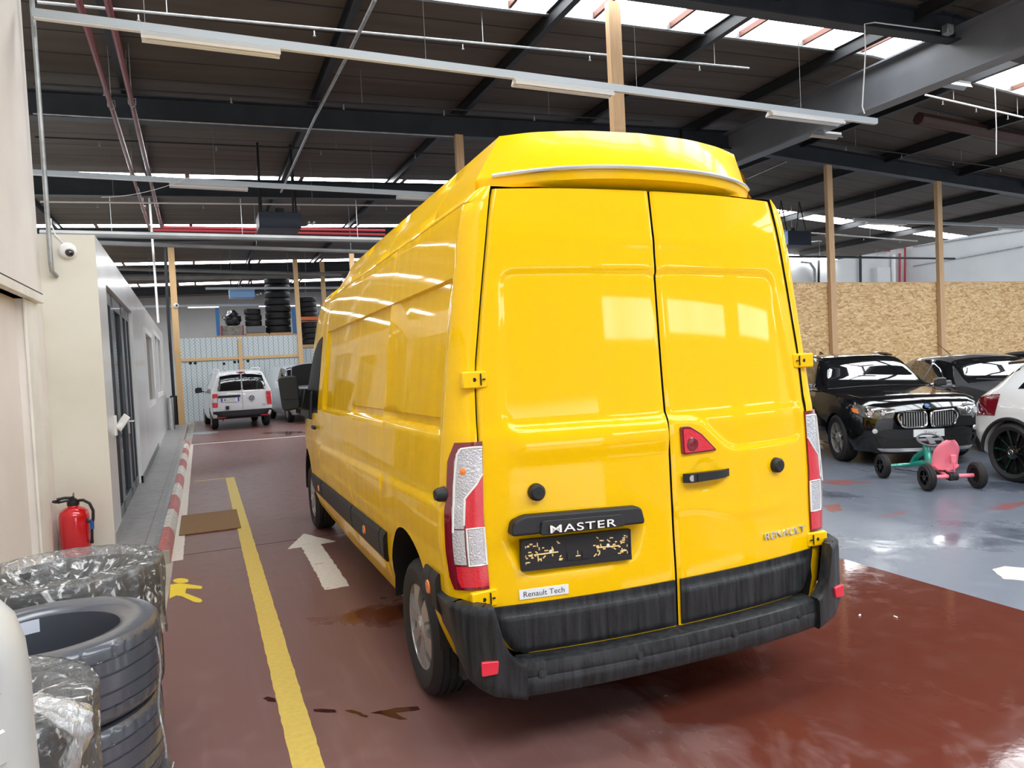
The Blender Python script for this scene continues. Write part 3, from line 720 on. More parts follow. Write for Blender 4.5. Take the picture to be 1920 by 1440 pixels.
def door(left):
    nu, nv = 58, 150; V = []; zz = lin(.445, 2.474, nv)
    b = MB(); s = -1 if left else 1
    pts = []
    for z in zz:
        e = edge(z)
        row = []
        for i in range(nu):
            x = s*(.0055+(e-.0055)*i/(nu-1)); y = door_y(x, z, left)
            if i == 0: y += .006
            if i == nu-1: y += .006
            row.append(Vector((x, y, z-(.010*(abs(x)/.8)**2 if z > 2.3 else 0)*sstep(2.3, 2.47, z))))
        pts.append(row)
    flat = [p for r in pts for p in r]+[p+Vector((0, .045, 0)) for r in pts for p in r]; N = nu*nv
    fs = []
    for j in range(nv-1):
        for i in range(nu-1):
            fs.append((j*nu+i, j*nu+i+1, (j+1)*nu+i+1, (j+1)*nu+i))
    ed = [i for i in range(nu)]+[j*nu+nu-1 for j in range(1, nv)]+[(nv-1)*nu+i for i in range(nu-2, -1, -1)]+[j*nu for j in range(nv-2, 0, -1)]
    fs += [(ed[k], ed[k-1], ed[k-1]+N, ed[k]+N) for k in range(len(ed))]
    b.add(flat, fs)
    for k in range((nv-1)*(nu-1), len(fs)): b.mi[k] = 1  # door edge faces painted dark, standing for the shade between panels
    return b.build('rear_door', [m_yellow, m_dark], VAN, sharp=60)
DL, DR = door(True), door(False)
MB().box(-.74, .74, -.755, -.70, .45, 2.46).build('door_gap_backing', m_dark, VAN)  # dark slab stands for the shade seen through the door gaps
# black lower cladding on each door
def clad(left):
    s = -1 if left else 1; b = MB()
    def f(u, v, d):
        z = .457+(.668-.457)*v; e = edge(z)-.012; x = s*(.016+(e-.016)*u)
        bul = .010+.014*sstep(0, .12, v)*sstep(.86, .72, v)*sstep(0, .03, u)*sstep(1, .965, u)
        return Vector((x, yr(x, z)-bul*d-.0005+(.0 if d else .004), z))
    b.shell(lambda u, v, d: f(u, v, 1 if d == 0 else 0), lin(0, 1, 40), lin(0, 1, 24), 1)
    return b.build('lower_cladding', m_blackwet, DL if left else DR, sharp=50)
clad(True); clad(False)
# hinges
def hinge(x, z, parent, s, w=.120):
    h = MB(); y = yr(x, z); tilt = Matrix.Rotation(-s*.16, 3, 'Z')
    h.cbox((x, y-.010, z), (w, .032, .074), tilt)
    o = h.build('hinge', m_yellow, parent, bevel=.007)
    k = MB(); k.cbox((x-s*.028, y-.026-.0, z), (.004, .006, .05), tilt).cbox((x+s*.034, y-.026+.006, z), (.018, .006, .006), tilt).cbox((x-s*.042, y-.026, z), (.012, .006, .006), tilt)
    k.disc(Vector((x+s*.002, y-.0245, z)), (0, -1, 0), .009, .003, 12)
    k.build('hinge_pin', m_dark, parent)
for s, D in ((-1, DL), (1, DR)):
    hinge(s*.905, 1.642, D, s); hinge(s*.922, .712, D, s)
# door stops, handles, lamps on the doors
for D, x, z in ((DL, -.668, 1.144), (DR, .649, 1.129)):
    b = MB(); b.lathe([(.001, .034), (.026, .034), (.036, .024), (.038, 0), (.001, 0)], (x, yr(x, z), z), (0.03 if x > 0 else -.03, -1, 0), 24); b.lathe([(.001, .036), (.006, .036), (.006, .03)], (x, yr(x, z), z), (0, -1, 0), 10)
    b.build('door_stop', m_black, D)
tri = rounded([(.057, 1.372), (.108, 1.370), (.175, 1.330), (.262, 1.243), (.060, 1.240)], .014)
b = MB().prism(tri, lambda u, v: (u, yr(u, v)+.004, v), lambda u, v: (u, yr(u, v)-.012, v)); hl = b.build('high_brake_light', m_lens_dk, DR, bevel=.004)
cx_, cz_ = .13, 1.29
b = MB().prism([(cx_+(u-cx_)*.84, cz_+(v-cz_)*.84) for u, v in tri], lambda u, v: (u, yr(u, v)-.010, v), lambda u, v: (u, yr(u, v)-.016, v)); b.build('lens', m_lens_red, hl)
b = MB(); b.lathe([(.012, .002), (.030, .004), (.033, 0)], (.115, yr(.1, 1.28)-.015, 1.285), (0, -1, 0), 20); b.disc((.115, yr(.1, 1.28)-.015, 1.285), (0, -1, 0), .009, .004, 12); b.build('bulb_ring', m_lens_dk, hl)
b = MB(); hx = [.055, .075, .10, .16, .22, .28, .315, .327]
b.shell(lambda u, v, d: Vector((u, yr(u, 1.13)-.012-(.030*sstep(.05, .09, u)*sstep(.33, .26, u) if d == 0 else -.0), 1.132-.010*(u-.19)/.13*0+v*(.021-.003*sstep(.05, .3, u)))), hx, [-1, -.8, 0, .8, 1], 1)
hd = b.build('door_handle', m_black, DR, bevel=.005)
b = MB(); b.disc((.088, yr(.09, 1.13)-.036, 1.132), (0, -1, 0), .015, .004, 18); b.build('lock_cylinder', m_alu, hd)
b = MB(); b.cbox((.115, yr(.1, 1.13)-.043, 1.132), (.003, .004, .038)); b.build('handle_joint', m_dark, hd)
# number-plate light bar, empty plate holder, lettering, sticker on the left door
bar = rounded([(-.806, .974), (-.792, 1.034), (-.735, 1.056), (-.215, 1.040), (-.196, 1.028), (-.188, .962)], .018)
b = MB().prism(bar, lambda u, v: (u, yr(u, v)+.0, v), lambda u, v: (u, yr(u, v)-.052-.012*sstep(1.05, .97, v), v)); lb = b.build('number_plate_light_bar', m_black, DL, bevel=.012, seg=3)
b = MB().prism(rounded([(-.685, .968), (-.672, 1.03), (-.305, 1.02), (-.292, .966)], .015), lambda u, v: (u, yr(u, v)-.05, v), lambda u, v: (u, yr(u, v)-.060-.010*sstep(1.05, .97, v), v)); b.build('badge_plate', m_black, lb, bevel=.004)
def fit_text(name, body_, w, h, mat_, parent, M, ext=.002, off=0.0, spacing=1.0):
    o = text(name, body_, 1, mat_, parent, Matrix.Identity(4), ext=.01, spacing=spacing, off=off)
    xs_ = [v.co.x for v in o.data.vertices]; ys_ = [v.co.y for v in o.data.vertices]
    cx, cy2 = (max(xs_)+min(xs_))/2, (max(ys_)+min(ys_))/2
    o.data.transform(M @ Matrix.Diagonal((w/(max(xs_)-min(xs_)), h/(max(ys_)-min(ys_)), ext/.01, 1)) @ Matrix.Translation((-cx, -cy2, 0)))
    return o
def rear_frame(x, z, off):
    e = .02; ty = (yr(x+e, z)-yr(x-e, z))/(2*e); tz = (yr(x, z+e)-yr(x, z-e))/(2*e)
    return Matrix.Translation((x, yr(x, z)-off, z)) @ Matrix.Rotation(math.atan(ty), 4, 'Z') @ Matrix.Rotation(pi/2-math.atan(tz), 4, 'X')
fit_text('model_lettering', 'MASTER', .305, .033, m_letter, lb, rear_frame(-.493, .991, .072) @ Matrix.Rotation(-.012, 4, 'Z'), .003, off=.006, spacing=1.12)
fit_text('maker_lettering', 'RENAULT', .302, .034, m_chrome, DR, rear_frame(.692, .782, .004) @ Matrix.Rotation(-.02, 4, 'Z'), .004, off=.0, spacing=1.1)
b = MB(); M4 = rear_frame(-.657, .708, .002); b.T = M4
b.box(-.112, .112, -.0215, .0215, -.001, .002); st = b.build('sticker', m_sticker, DL, bevel=.003)
fit_text('sticker_lettering', 'Renault Tech', .185, .023, m_ink, st, M4 @ Matrix.Translation((0, 0, .0026)), .0005, off=-.004)
PM = rear_frame(-.497, .874, .004) @ Matrix.Rotation(-.02, 4, 'Z')
b = MB(PM); b.box(-.257, .257, -.066, .066, -.02, .008); b.m = 1
r2 = random.Random(3)      # slots of the empty holder, through which the yellow door shows
for s in (-1, 1):
    for k in range(34):
        x = s*r2.uniform(.075, .235); yv = r2.uniform(-.036, .046); a = r2.choice([0, 0, pi/2, .7, -.7]); l = r2.uniform(.008, .018)
        b.tube([(x-cos(a)*l/2, yv-sin(a)*l/2, .0078), (x+cos(a)*l/2, yv+sin(a)*l/2, .0078)], .0032, 6)
    b.tube([(s*.09, 0, .0078), (s*.2, -.002, .0078)], .0034, 6)
    for yv in (-.03, 0, .04): b.tube([(s*.238, yv, .0075), (s*.238, yv-.01, .0075)], .0022, 6)
b.tube([(0, -.02, .0095), (0, -.002, .0095)], .002, 6).tube([(-.01, -.026, .0095), (.012, -.026, .0095)], .0028, 6)
ph = b.build('number_plate_holder', [m_black, mat('slot_yellow', (.85, .62, .25), .35)], DL)
b = MB(PM); b.box(-.257, .257, -.068, -.046, .008, .013).box(-.257, .257, .058, .066, .008, .011).box(-.257, -.249, -.066, .066, .008, .011).box(.249, .257, -.066, .066, .008, .011).box(-.055, .055, -.045, .058, .008, .0095)
b.box(-.05, -.022, -.04, -.005, .0095, .013).box(.02, .05, -.04, -.005, .0095, .013); b.build('holder_frame', m_black, ph, bevel=.0015)
for x in (-.125, .145): b = MB(PM); b.disc((x, .006, .008), (0, 0, 1), .0075, .003, 14); b.build('holder_screw', m_white, ph)
# scratches left of the seam
# ---- tail lights wrapped round the rear corners
def lamp_pt(s, a, z, off): return corner_pt(radians(a), z+kz(z)*1.7, s, off)
def lamp_patch(name, s, mat_, z0, z1, a0, a1, off, parent, nz=16, th=.02):
    b = MB()
    def f(u, v, d):
        z = z0+(z1-z0)*v; lo = a0(z) if callable(a0) else a0; hi = a1(z) if callable(a1) else a1
        a = lo+(hi-lo)*u
        if a > 90:     # past the corner: straight on along the rear face towards the door
            p = lamp_pt(s, 90, z, off-d*th); p.x -= s*(a-90)*.0011; return p
        if a < 0:
            p = lamp_pt(s, 0, z, off-d*th); p.y += -a*.004; return p
        return lamp_pt(s, a, z, off-d*th)
    b.shell(lambda u, v, d: f(u, v, 1 if d else 0), lin(0, 1, 14), lin(0, 1, nz), 1)
    return b.build(name, mat_, parent, sharp=60)
for s in (-1, 1):
    lo = lambda z: interp(z, [.75, .80, 1.30, 1.378], [36, 27, 30, 44])
    L0 = lamp_patch('tail_light', s, m_lens_dk, .752, 1.378, lo, 108, .010, VAN, 24)
    def A(f): return lambda z: lo(z)+(106-lo(z))*f
    lamp_patch('red_lens', s, m_lens_red, .765, .852, A(.22), A(1), .0125, L0, 6)
    DG = lambda z: interp(z, [1.02, 1.13, 1.15, 1.245], [.46, .46, .48, 1.0])
    lamp_patch('red_lens', s, m_lens_red, 1.016, 1.242, lambda z: A(DG(z)+.03)(z), A(1), .0125, L0, 14)
    lamp_patch('turn_lens', s, m_lens_clear, 1.016, 1.352, A(.20), lambda z: A(DG(z))(z), .012, L0, 20)
    lamp_patch('clear_lens', s, m_lens_clear, .862, 1.010, A(.20), A(.46), .0122, L0, 8)
    lamp_patch('reversing_lens', s, m_lens_clear, .862, 1.010, A(.54), A(.95), .0135, L0, 8)
    fr = MB()
    def fp(a, z):
        if a > 90: p = lamp_pt(s, 90, z, .013); p.x -= s*(a-90)*.0011; return p
        return lamp_pt(s, max(a, 0), z, .013)
    G = lambda f, z: fp(A(f)(z), z)
    fr.tube([G(.51, .857), G(.75, .857), G(.98, .857), G(.98, .93), G(.98, 1.014), G(.75, 1.014), G(.51, 1.014), G(.51, .93)], .005, 6, closed=True)
    fr.tube([G(.22, 1.0), G(.22, 1.2), G(.22, 1.33), G(.28, 1.352), G(.6, 1.356), G(.99, 1.354)], .005, 6)
    fr.tube([G(.99, 1.243), G(.74, 1.2), G(.47, 1.142), G(.46, 1.03)], .005, 6)
    fr.build('lens_border', m_white, L0)
    if s < 0:
        b = MB(); b.lathe([(.001, .01), (.014, .008), (.016, 0)], lamp_pt(s, 62, 1.255, .006), (s*.5, -.8, 0), 14); b.build('bulb', m_lens_orange, L0)
# ---- rear bumper with step, corner blocks, reflectors and parking sensors
def by(x): return -1.035+.085*(abs(x)/.95)**2.4
SEC = [(-.88, .450), (-1.0, .447), (-1.012, .440), (-1.022, .40), (-1.02, .385), (-1.026, .375), (-1.024, .33), (-1.012, .305), (-.98, .298), (-.88, .30)]
b = MB(); us = lin(-.80, .80, 41)
b.add([Vector((x, (yy+1.03 if yy < -.9 else 0)+(by(x) if yy < -.9 else -.87), z)) for x in us for yy, z in SEC], [(i*10+k, i*10+(k+1) % 10, (i+1)*10+(k+1) % 10, (i+1)*10+k) for i in range(40) for k in range(10)]+[tuple(range(10)), tuple(range(400, 410))])
BM = b.build('rear_bumper', m_blackwet, VAN, sharp=35)
b = MB()
for x in (-.722, -.27, .245, .665):
    b = MB(); b.lathe([(.001, .004), (.011, .004), (.0125, .001), (.017, .001), (.019, -.004)], (x, by(x)+.005, .398), (0, -1, .15), 18); b.build('parking_sensor', m_blackwet, BM)
for s in (-1, 1):
    b = MB()
    # plan curve of the corner block from the seam round to the body side
    pl = [(.795, by(.795)), (.86, by(.86)), (.93, by(.93)+.002), (.99, -.925), (1.035, -.885), (1.062, -.82), (1.070, -.72), (1.070, -.60)]
    def blk(u, v, d):
        i = u*(len(pl)-1); k = min(int(i), len(pl)-2); t = i-k; x = pl[k][0]+(pl[k+1][0]-pl[k][0])*t; y = pl[k][1]+(pl[k+1][1]-pl[k][1])*t
        ztop = interp(x if u < .62 else 9, [.79, .80, .83, .86, .885, .90, .91, 1.0], [.452, .456, .472, .51, .57, .64, .705, .712]) if u < .62 else .712
        zbot = interp(u, [0, .3, .55, .75, 1], [.300, .335, .40, .47, .53])
        z = zbot+(ztop-zbot)*v
        tk = .016*sstep(1, .93, v)-.012*sstep(.10, 0, v)
        nx, ny = (0, -1) if u < .35 else ((.7, -.7) if u < .7 else (1, 0))
        x -= .045*sstep(.5, .9, u)*(1-v)+.012*sstep(.2, .6, u)
        return Vector((s*(x+nx*tk-d*nx*.05), y+ny*tk-d*ny*.05, z))
    b.shell(lambda u, v, d: blk(u, v, 1 if d else 0), lin(0, 1, 36), lin(0, 1, 18), 1)
    cb = b.build('bumper_corner', m_blackwet, BM, sharp=50)
    b = MB(); M_ = Matrix.Translation((s*.948, by(.945)-.018, .462)) @ Matrix.Rotation(s*.20, 4, 'Z')
    b.T = M_; b.prism(rounded([(-.037, .026), (.037, .028), (.037, -.03), (-.030, -.026)], .008), lambda u, v: (s*u, .012, v), lambda u, v: (s*u, -.006, v))
    b.build('reflector', m_refl, BM, bevel=.002)
# ---- black side mouldings with orange marker lamps, sliding-door stop
for s in (-1, 1):
    def mold(y0, y1, bev0=0, bev1=0):
        b = MB()
        def f(u, v, d):
            y = y0+(y1-y0)*u; zn = .555+(.742-.555)*v
            y += (bev0*(1-u)+bev1*u)*(v-.5)
            z = zn-kz(.7)*(1-y); w = hw(z)+.010+.016*sstep(0, .16, v)*sstep(1, .84, v)
            return Vector((s*(w-(.03 if d else 0)), y, z))
        b.shell(lambda u, v, d: f(u, v, d), lin(0, 1, 6), lin(0, 1, 11), 1)
        return b.build('side_moulding', m_black, VAN, sharp=50, bevel=0)
    for y0, y1, k0, k1 in ((.56, 1.51, .0, 0), (1.535, 3.11, 0, 0), (3.14, 3.80, 0, .12), (.445, .545, -.06, 0)):
        mo = mold(y0, y1, k0, k1)
        for ym in (1.02, 3.30):
            if y0 < ym < y1:
                z = .655-kz(.7)*(1-ym)-.0; q = MB(); q.lathe([(.001, .012), (.028, .010), (.033, 0)], (s*(hw(z)+.022), ym, z), (s, 0, 0), 20); lm = q.build('marker_lamp', m_lens_orange, mo)
                for v_ in lm.data.vertices: v_.co.y = ym+(v_.co.y-ym)*1.25
    mo = mold(-.545, -.46, 0, .05); mo = mold(-.645, -.55, 0, 0)
    z = .70; q = MB(); q.lathe([(.001, .012), (.03, .010), (.035, 0)], (s*(hw(z)+.022), -.525, z), (s, 0, 0), 20); q.build('marker_lamp', m_lens_orange, mo)
    q = MB(); q.lathe([(.001, .045), (.022, .045), (.030, .03), (.034, 0)], (s*(hw(1.16)-.006), -.745, 1.157), (s, -.1, 0), 18); q.build('sliding_door_stop', m_black, VAN)
# ---- cab glass, mirror, handle
m_cabglass = mat('cab_glass', (.006, .006, .007), .35, spec=.04)
def side_patch(name, s, ylo, yhi, z0, z1, mat_, off=.004):
    b = MB()
    def f(u, v, d):
        zn = z0+(z1-z0)*v; y = ylo(v)+(yhi(v)-ylo(v))*u; p = body_pt(y, zn, s); p.x += s*(off-d*.012); return p
    b.shell(lambda u, v, d: f(u, v, 1 if d else 0), lin(0, 1, 8), lin(0, 1, 8), 1)
    return b.build(name, mat_, VAN, sharp=60)
for s in (-1, 1):
    side_patch('side_window', s, lambda v: 3.36, lambda v: 4.72-.55*v, 1.34, 2.06, m_cabglass)
    q = MB(); q.cbox((s*1.068, 3.40, 1.165), (.03, .16, .035)); q.build('door_handle', m_black, VAN, bevel=.01)
    q = MB(); q.prism([(3.75, 1.22), (4.55, 1.22), (4.30, 1.52), (3.80, 1.50)], lambda u, v: (s*(hw(v)-.02), u, v), lambda u, v: (s*(hw(v)+.03), u, v)); q.beam((s*1.02, 3.90, 1.40), (s*1.15, 3.83, 1.44), .16, .20)
    mi = q.build('mirror', m_black, VAN, bevel=.015)
    q = MB(); oval = rounded([(-.105, .165), (.09, .175), (.105, -.165), (-.075, -.185)], .06)
    q.prism(oval, lambda u, v: (s*(1.245-u), 3.70, 1.50+v), lambda u, v: (s*(1.245-u*.8), 3.83, 1.50+v*.9)); q.build('mirror_housing', m_black, mi, bevel=.02, seg=3)
    q = MB(); q.prism(rounded([(-.088, .148), (.078, .155), (.085, -.062), (-.085, -.062)], .03), lambda u, v: (s*(1.245-u), 3.698, 1.50+v), lambda u, v: (s*(1.245-u), 3.694, 1.50+v))
    q.prism(rounded([(-.083, -.075), (.085, -.075), (.085, -.148), (-.066, -.165)], .03), lambda u, v: (s*(1.245-u), 3.698, 1.50+v), lambda u, v: (s*(1.245-u), 3.694, 1.50+v))
    q.build('mirror_glass', mat('mirror_glass', (.028, .032, .034), .25, spec=.12), mi)
b = MB()
def ws(u, v, d):
    y = 4.10+(4.86-4.10)*v; p = body_pt(y, 2.46); z = cub(y, ZT_Y, ZT); x = u*(p.x*.9); return Vector((x, y+.006, z+.006-d*.02-.03*abs(u)**3))
b.shell(ws, lin(-1, 1, 12), lin(0, 1, 8), 1); b.build('windscreen', m_glass_dk, VAN)
MB().box(-.8, .8, 5.13, 5.20, .35, .62).build('front_bumper', m_black, VAN, bevel=.03)
# ---- wheels
def wheel(parent, c, s, R_, W_, rr, style, m_rim, name='wheel', spokes=6, m_tyre=None, ax=None, hubm=None):
    """tyre with its rim; s = +1/-1 the side the outer face looks to along local X"""
    ax = Vector(ax) if ax else Vector((s, 0, 0)); c = Vector(c); w = W_/2
    b = MB(); pr = [(rr-.01, -w*.85), (rr+.02, -w*.95), (R_*.86, -w), (R_-.018, -w*.86), (R_-.004, -w*.68)]
    for g_ in (-.5, -.17, .17, .5): pr += [(R_, w*(g_-.11)), (R_, w*(g_+.07)), (R_-.008, w*(g_+.08)), (R_-.008, w*(g_+.13))]
    pr += [(R_-.004, w*.68), (R_-.018, w*.86), (R_*.86, w), (rr+.02, w*.95), (rr-.01, w*.85), (rr-.015, w*.3), (rr-.015, -w*.5)]
    b.lathe(pr, c, ax, 48, closed=True)
    t = b.build(name, m_tyre or m_rubber, parent, sharp=30)
    b = MB(); b.disc(c-ax*w*.2, ax, rr, .01, 32); b.build('wheel_well', m_dark, t)
    u = ax.orthogonal().normalized() if abs(ax.z) > .5 else Vector((0, 0, 1)); v = ax.cross(u)
    b = MB(); b.lathe([(rr-.018, w*.2), (rr-.012, w*.84), (rr, w*.88), (rr+.004, w*.80)], c, ax, 40)
    for k in range(spokes):
        a = 2*pi*k/spokes+.2
        def pt(r, da, h): return c+(u*cos(a+da)+v*sin(a+da))*r+ax*h
        if style == 'cover':
            r0, r1 = rr*.22, rr-.008; d0, d1 = .40, .23
            P = [pt(r0, -d0, w*.80), pt(r0, d0, w*.80), pt(rr*.6, d1*1.15, w*.92), pt(r1, d1*1.3, w*.80), pt(r1, -d1*1.3, w*.80), pt(rr*.6, -d1*1.15, w*.92)]
        elif style == 'double':
            for e in (-.13, .13):
                P = [pt(rr*.2, e-.12, w*.62), pt(rr*.2, e+.12, w*.62), pt(rr-.01, e*1.5+.035, w*.80), pt(rr-.01, e*1.5-.035, w*.80)]
                b.add(P+[p-ax*.04 for p in P], [(0, 1, 2, 3), (4, 7, 6, 5), (0, 4, 5, 1), (1, 5, 6, 2), (2, 6, 7, 3), (3, 7, 4, 0)])
            continue
        else:
            P = [pt(rr*.15, -.16, w*.55), pt(rr*.15, .16, w*.55), pt(rr-.01, .055, w*.78), pt(rr-.01, -.055, w*.78)]
        n_ = len(P); b.add(P+[p-ax*.03 for p in P], [tuple(range(n_)), tuple(range(2*n_-1, n_-1, -1))]+[(i, i+n_, (i+1) % n_+n_, (i+1) % n_) for i in range(n_)])
    b.lathe([(.001, w*.9), (rr*.20, w*.86), (rr*.30, w*.74), (rr*.32, w*.5)], c, ax, 24)
    rm = b.build('wheel_cover' if style == 'cover' else 'rim', m_rim, t, sharp=35)
    b = MB(); b.disc(c+ax*w*.86, ax, rr*.13, .008, 20); b.build('hub_cap', hubm or m_rim, rm)
    return t
for s in (-1, 1):
    wheel(VAN, (s*.905, -.05, .348), s, .348, .225, .228, 'cover', m_silver)
    wheel(VAN, (s*.905, 4.33, .348), s, .348, .225, .228, 'cover', m_silver)
for s in (-1, 1): MB().box(s*.80-.12, s*.80+.12, -.50, -.44, .22, .5).build('mud_flap', m_rubber, VAN)
# ---------------------------------------------------------------- posts, partition, services under the roof
def wood_post(p0, p1, w, d, label, m=None):
    b = MB(); p0, p1 = Vector(p0), Vector(p1); b.beam(p0, p1, w, d, (0, 1, 0))
    return tag(b.build('timber_post', m or m_wood, bevel=.004), label, 'post', 'timber posts up to the roof beams')
wood_post((5.42, 8.6, 0), (5.42, 8.6, 6.5), .19, .10, 'tall timber post rising behind the roof of the yellow van up to the skylight')
wood_post((4.64, 12.86, 0), (4.64, 12.86, 5.94), .15, .10, 'timber post left of the yellow van roof, standing under the dark cross beam')
wood_post((13.83, 12.86, 0), (13.83, 12.86, 5.93), .17, .10, 'timber post in front of the strand board, nearest to the yellow van')
wood_post((17.58, 12.86, 0), (17.58, 12.86, 5.74), .17, .10, 'timber post in front of the strand board, behind the dark grey hatchback')
wood_post((21.35, 12.86, 0), (21.35, 12.86, 5.53), .17, .10, 'timber post at the right edge of the photo above the strand board')
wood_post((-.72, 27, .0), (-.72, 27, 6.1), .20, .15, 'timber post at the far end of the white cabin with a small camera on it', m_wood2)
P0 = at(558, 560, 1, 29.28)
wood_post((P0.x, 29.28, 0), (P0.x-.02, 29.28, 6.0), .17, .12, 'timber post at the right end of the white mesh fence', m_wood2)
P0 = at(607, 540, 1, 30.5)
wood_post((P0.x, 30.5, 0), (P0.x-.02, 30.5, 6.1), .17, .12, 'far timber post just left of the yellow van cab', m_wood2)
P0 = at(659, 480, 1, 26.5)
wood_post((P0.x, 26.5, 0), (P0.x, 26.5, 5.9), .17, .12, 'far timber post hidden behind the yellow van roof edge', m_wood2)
for xa, xb in ((9.0, 13.83), (13.84, 17.58), (17.59, 21.35), (21.36, 25.5)):
    struct(MB().box(xa, xb-.005, 12.92, 12.95, 0, 3.17).build('wall_partition', m_osb))
struct(MB().box(9.0, 25.5, 12.915, 12.97, 3.17, 3.185).build('trim_partition_top', m_wood))
def rail(y0, y1, x0, x1, z, fixtures, label, grp='light rails hung under the roof'):
    r = thing('light_rail', label, 'light rail', ((x0+x1)/2, (y0+y1)/2, z), 0, grp); r.empty_display_size = .1
    o = Vector(r.location)
    def Y(x): return y0+(y1-y0)*(x-x0)/(x1-x0)
    def Pt(x, dz=0, dy=0): return Vector((x, Y(x)+dy, z+dz))-o
    b = MB(); b.beam(Pt(x0), Pt(x1), .065, .075); b.build('trunking', m_rail, r)
    b = MB(); b.beam(Pt(x0+.01, -.041), Pt(x1-.01, -.041), .055, .008); b.build('trunking_cover', m_white, r)
    for a, c in fixtures:
        b = MB(); n = 5; sec = [(-.028, 0), (-.075, -.055), (-.06, -.075), (-.052, -.06), (.052, -.06), (.06, -.075), (.075, -.055), (.028, 0)]
        b.prism(sec, lambda u, v: Pt(a, v-.042, u), lambda u, v: Pt(c, v-.042, u)); f = b.build('light_fitting', m_white, r)
        b = MB(); b.tube([Pt(a+.05, -.112), Pt(c-.05, -.112)], .013, 8); b.build('tube_lamp', m_tube, f)
    x = x0+.9
    while x < x1:
        b = MB(); b.tube([Pt(x, .03), Vector((x, Y(x), zr(x)+.02))-o], .003, 5, caps=False); b.build('hanging_wire', m_galv, r); x += 2.75
    return r
m_tube = mat('unlit_tube', (.75, .73, .68), .3)
rail(7.64, 7.86, -1.20, 9.45, 5.0, [(-.34, .91), (3.5, 4.83), (7.36, 8.74)], 'long light rail nearest to the viewer, crossing above the yellow van')
rail(13.22, 13.75, -6, 7.5, 5.0, [(-.32, .92), (3.6, 4.85)], 'second light rail, hung just behind the first dark cross beam')
A, B_ = at(1600, 408, 1, 15.5), at(1918, 428, 1, 15.5)
rail(15.5, 15.5, A.x, B_.x+.4, (A.z+B_.z)/2, [(at(1625, 415, 1, 15.5).x, at(1697, 419, 1, 15.5).x), (at(1875, 424, 1, 15.5).x, B_.x)], 'light rail behind the strand board on the right')
A, B_ = at(270, 572, 1, 33), at(600, 572, 1, 33)
rail(33, 33, A.x, B_.x, (A.z+B_.z)/2, [(at(352, 572, 1, 33).x, at(410, 572, 1, 33).x), (at(485, 572, 1, 33).x, B_.x)], 'farthest light rail above the tyre rack')
A, B_ = at(385, 540, 1, 31.2), at(640, 540, 1, 31.2)
rail(31.2, 31.2, A.x, B_.x, (A.z+B_.z)/2, [], 'pale light rail at the light blue heater')
def small_fitting(x0, x1, y0, z0, label):
    t = thing('strip_light', label, 'strip light', ((x0+x1)/2, y0, z0), 0, 'strip lights beside the ridge girder'); L = (x1-x0)/2
    MB().box(-L, L, -.05, .05, 0, .04).build('housing', m_white, t)
    b = MB(); b.prism([(-.05, 0), (-.08, -.06), (-.07, -.06), (0, -.012), (.07, -.06), (.08, -.06), (.05, 0)], lambda u, v: (-L, u, v), lambda u, v: (L, u, v)); b.build('reflector', m_alu, t)
    b = MB(); b.tube([(0, 0, .04), (0, 0, zr(x1)-z0+.02)], .004, 5); b.build('hanging_wire', m_galv, t)
for (xa, ya, xb, yb), Y, lb in (((1523, 250, 1574, 254), 10.5, 'strip light showing below the ridge girder, near the van roof'), ((1768, 155, 1815, 160), 8.4, 'strip light showing below the ridge girder near the right skylight')):
    A, B_ = at(xa, ya, 1, Y), at(xb, yb, 1, Y); small_fitting(A.x, B_.x, Y, B_.z, lb)
def pipe_run(pts, r, m, label, cat='pipe', name='sprinkler_pipe', grp=None, drops=0):
    b = MB(); b.tube([Vector(p) for p in pts], r, 8); o = b.build(name, m); tag(o, label, cat, grp)
    if drops:
        a, c = Vector(pts[0]), Vector(pts[-1]); q = MB()
        n = drops
        for k in range(n):
            p = a.lerp(c, (k+.5)/n); q = MB(); q.tube([p-Vector((0, 0, 2*r)), p-Vector((0, 0, .09))], .009, 6); q.disc(p-Vector((0, 0, .105)), (0, 0, 1), .02, .006, 8); q.build('sprinkler_head', m_galv, o)
            if k % 2 == 0: q = MB(); q.tube([p+Vector((.3, 0, r)), p+Vector((.3, 0, max(.05, zr(p.x+.3)-p.z+.01)))], .006, 5); q.build('pipe_hanger', m_galv, o)
    return o
def hang(o, A, B, r, n):
    for k in range(n):
        c = A.lerp(B, (k+.5)/n); q = MB(); q.tube([c+Vector((0, 0, r)), Vector((c.x, c.y, zr(c.x)+.01))], .008, 5); q.build('pipe_hanger', m_galv, o)
G_ = 'sprinkler pipes under the roof'
def run(x0, y0, x1, y1, z, r, m, label, drops=0, rods=0, z2=None):
    A = at(x0, y0, 2, z); B = at(x1, y1, 2, z if z2 is None else z2); Y = (A.y+B.y)/2
    A = at(x0, y0, 1, Y); B = at(x1, y1, 1, Y)
    o = pipe_run([A, B], r, m, label, grp=G_, drops=drops)
    hang(o, A, B, r, rods)
    return o
run(70, 4, 1404, 128, 6.05, .018, m_galv, 'thin grey sprinkler pipe nearest to the skylight, crossing in front of the tall post', 5)
run(64, 157, 1225, 228, 5.95, .014, m_rafter, 'black sprinkler pipe just in front of the first cross beam', 6)
run(62, 213, 850, 256, 5.79, .013, m_galv, 'pale conduit clipped under the first cross beam', 0)
run(66, 257, 860, 290, 5.95, .014, m_rafter, 'black sprinkler pipe behind the first cross beam', 4)
run(75, 378, 800, 386, 5.42, .018, m_white, 'pale sprinkler pipe behind the second cross beam', 4)
run(75, 437, 770, 452, 5.22, .085, m_duct, 'thick grey main pipe above the cabin roof', rods=3)
run(180, 455, 740, 474, 5.15, .06, m_duct, 'second thick grey main pipe above the cabin roof, lower than the red pipes', rods=3)
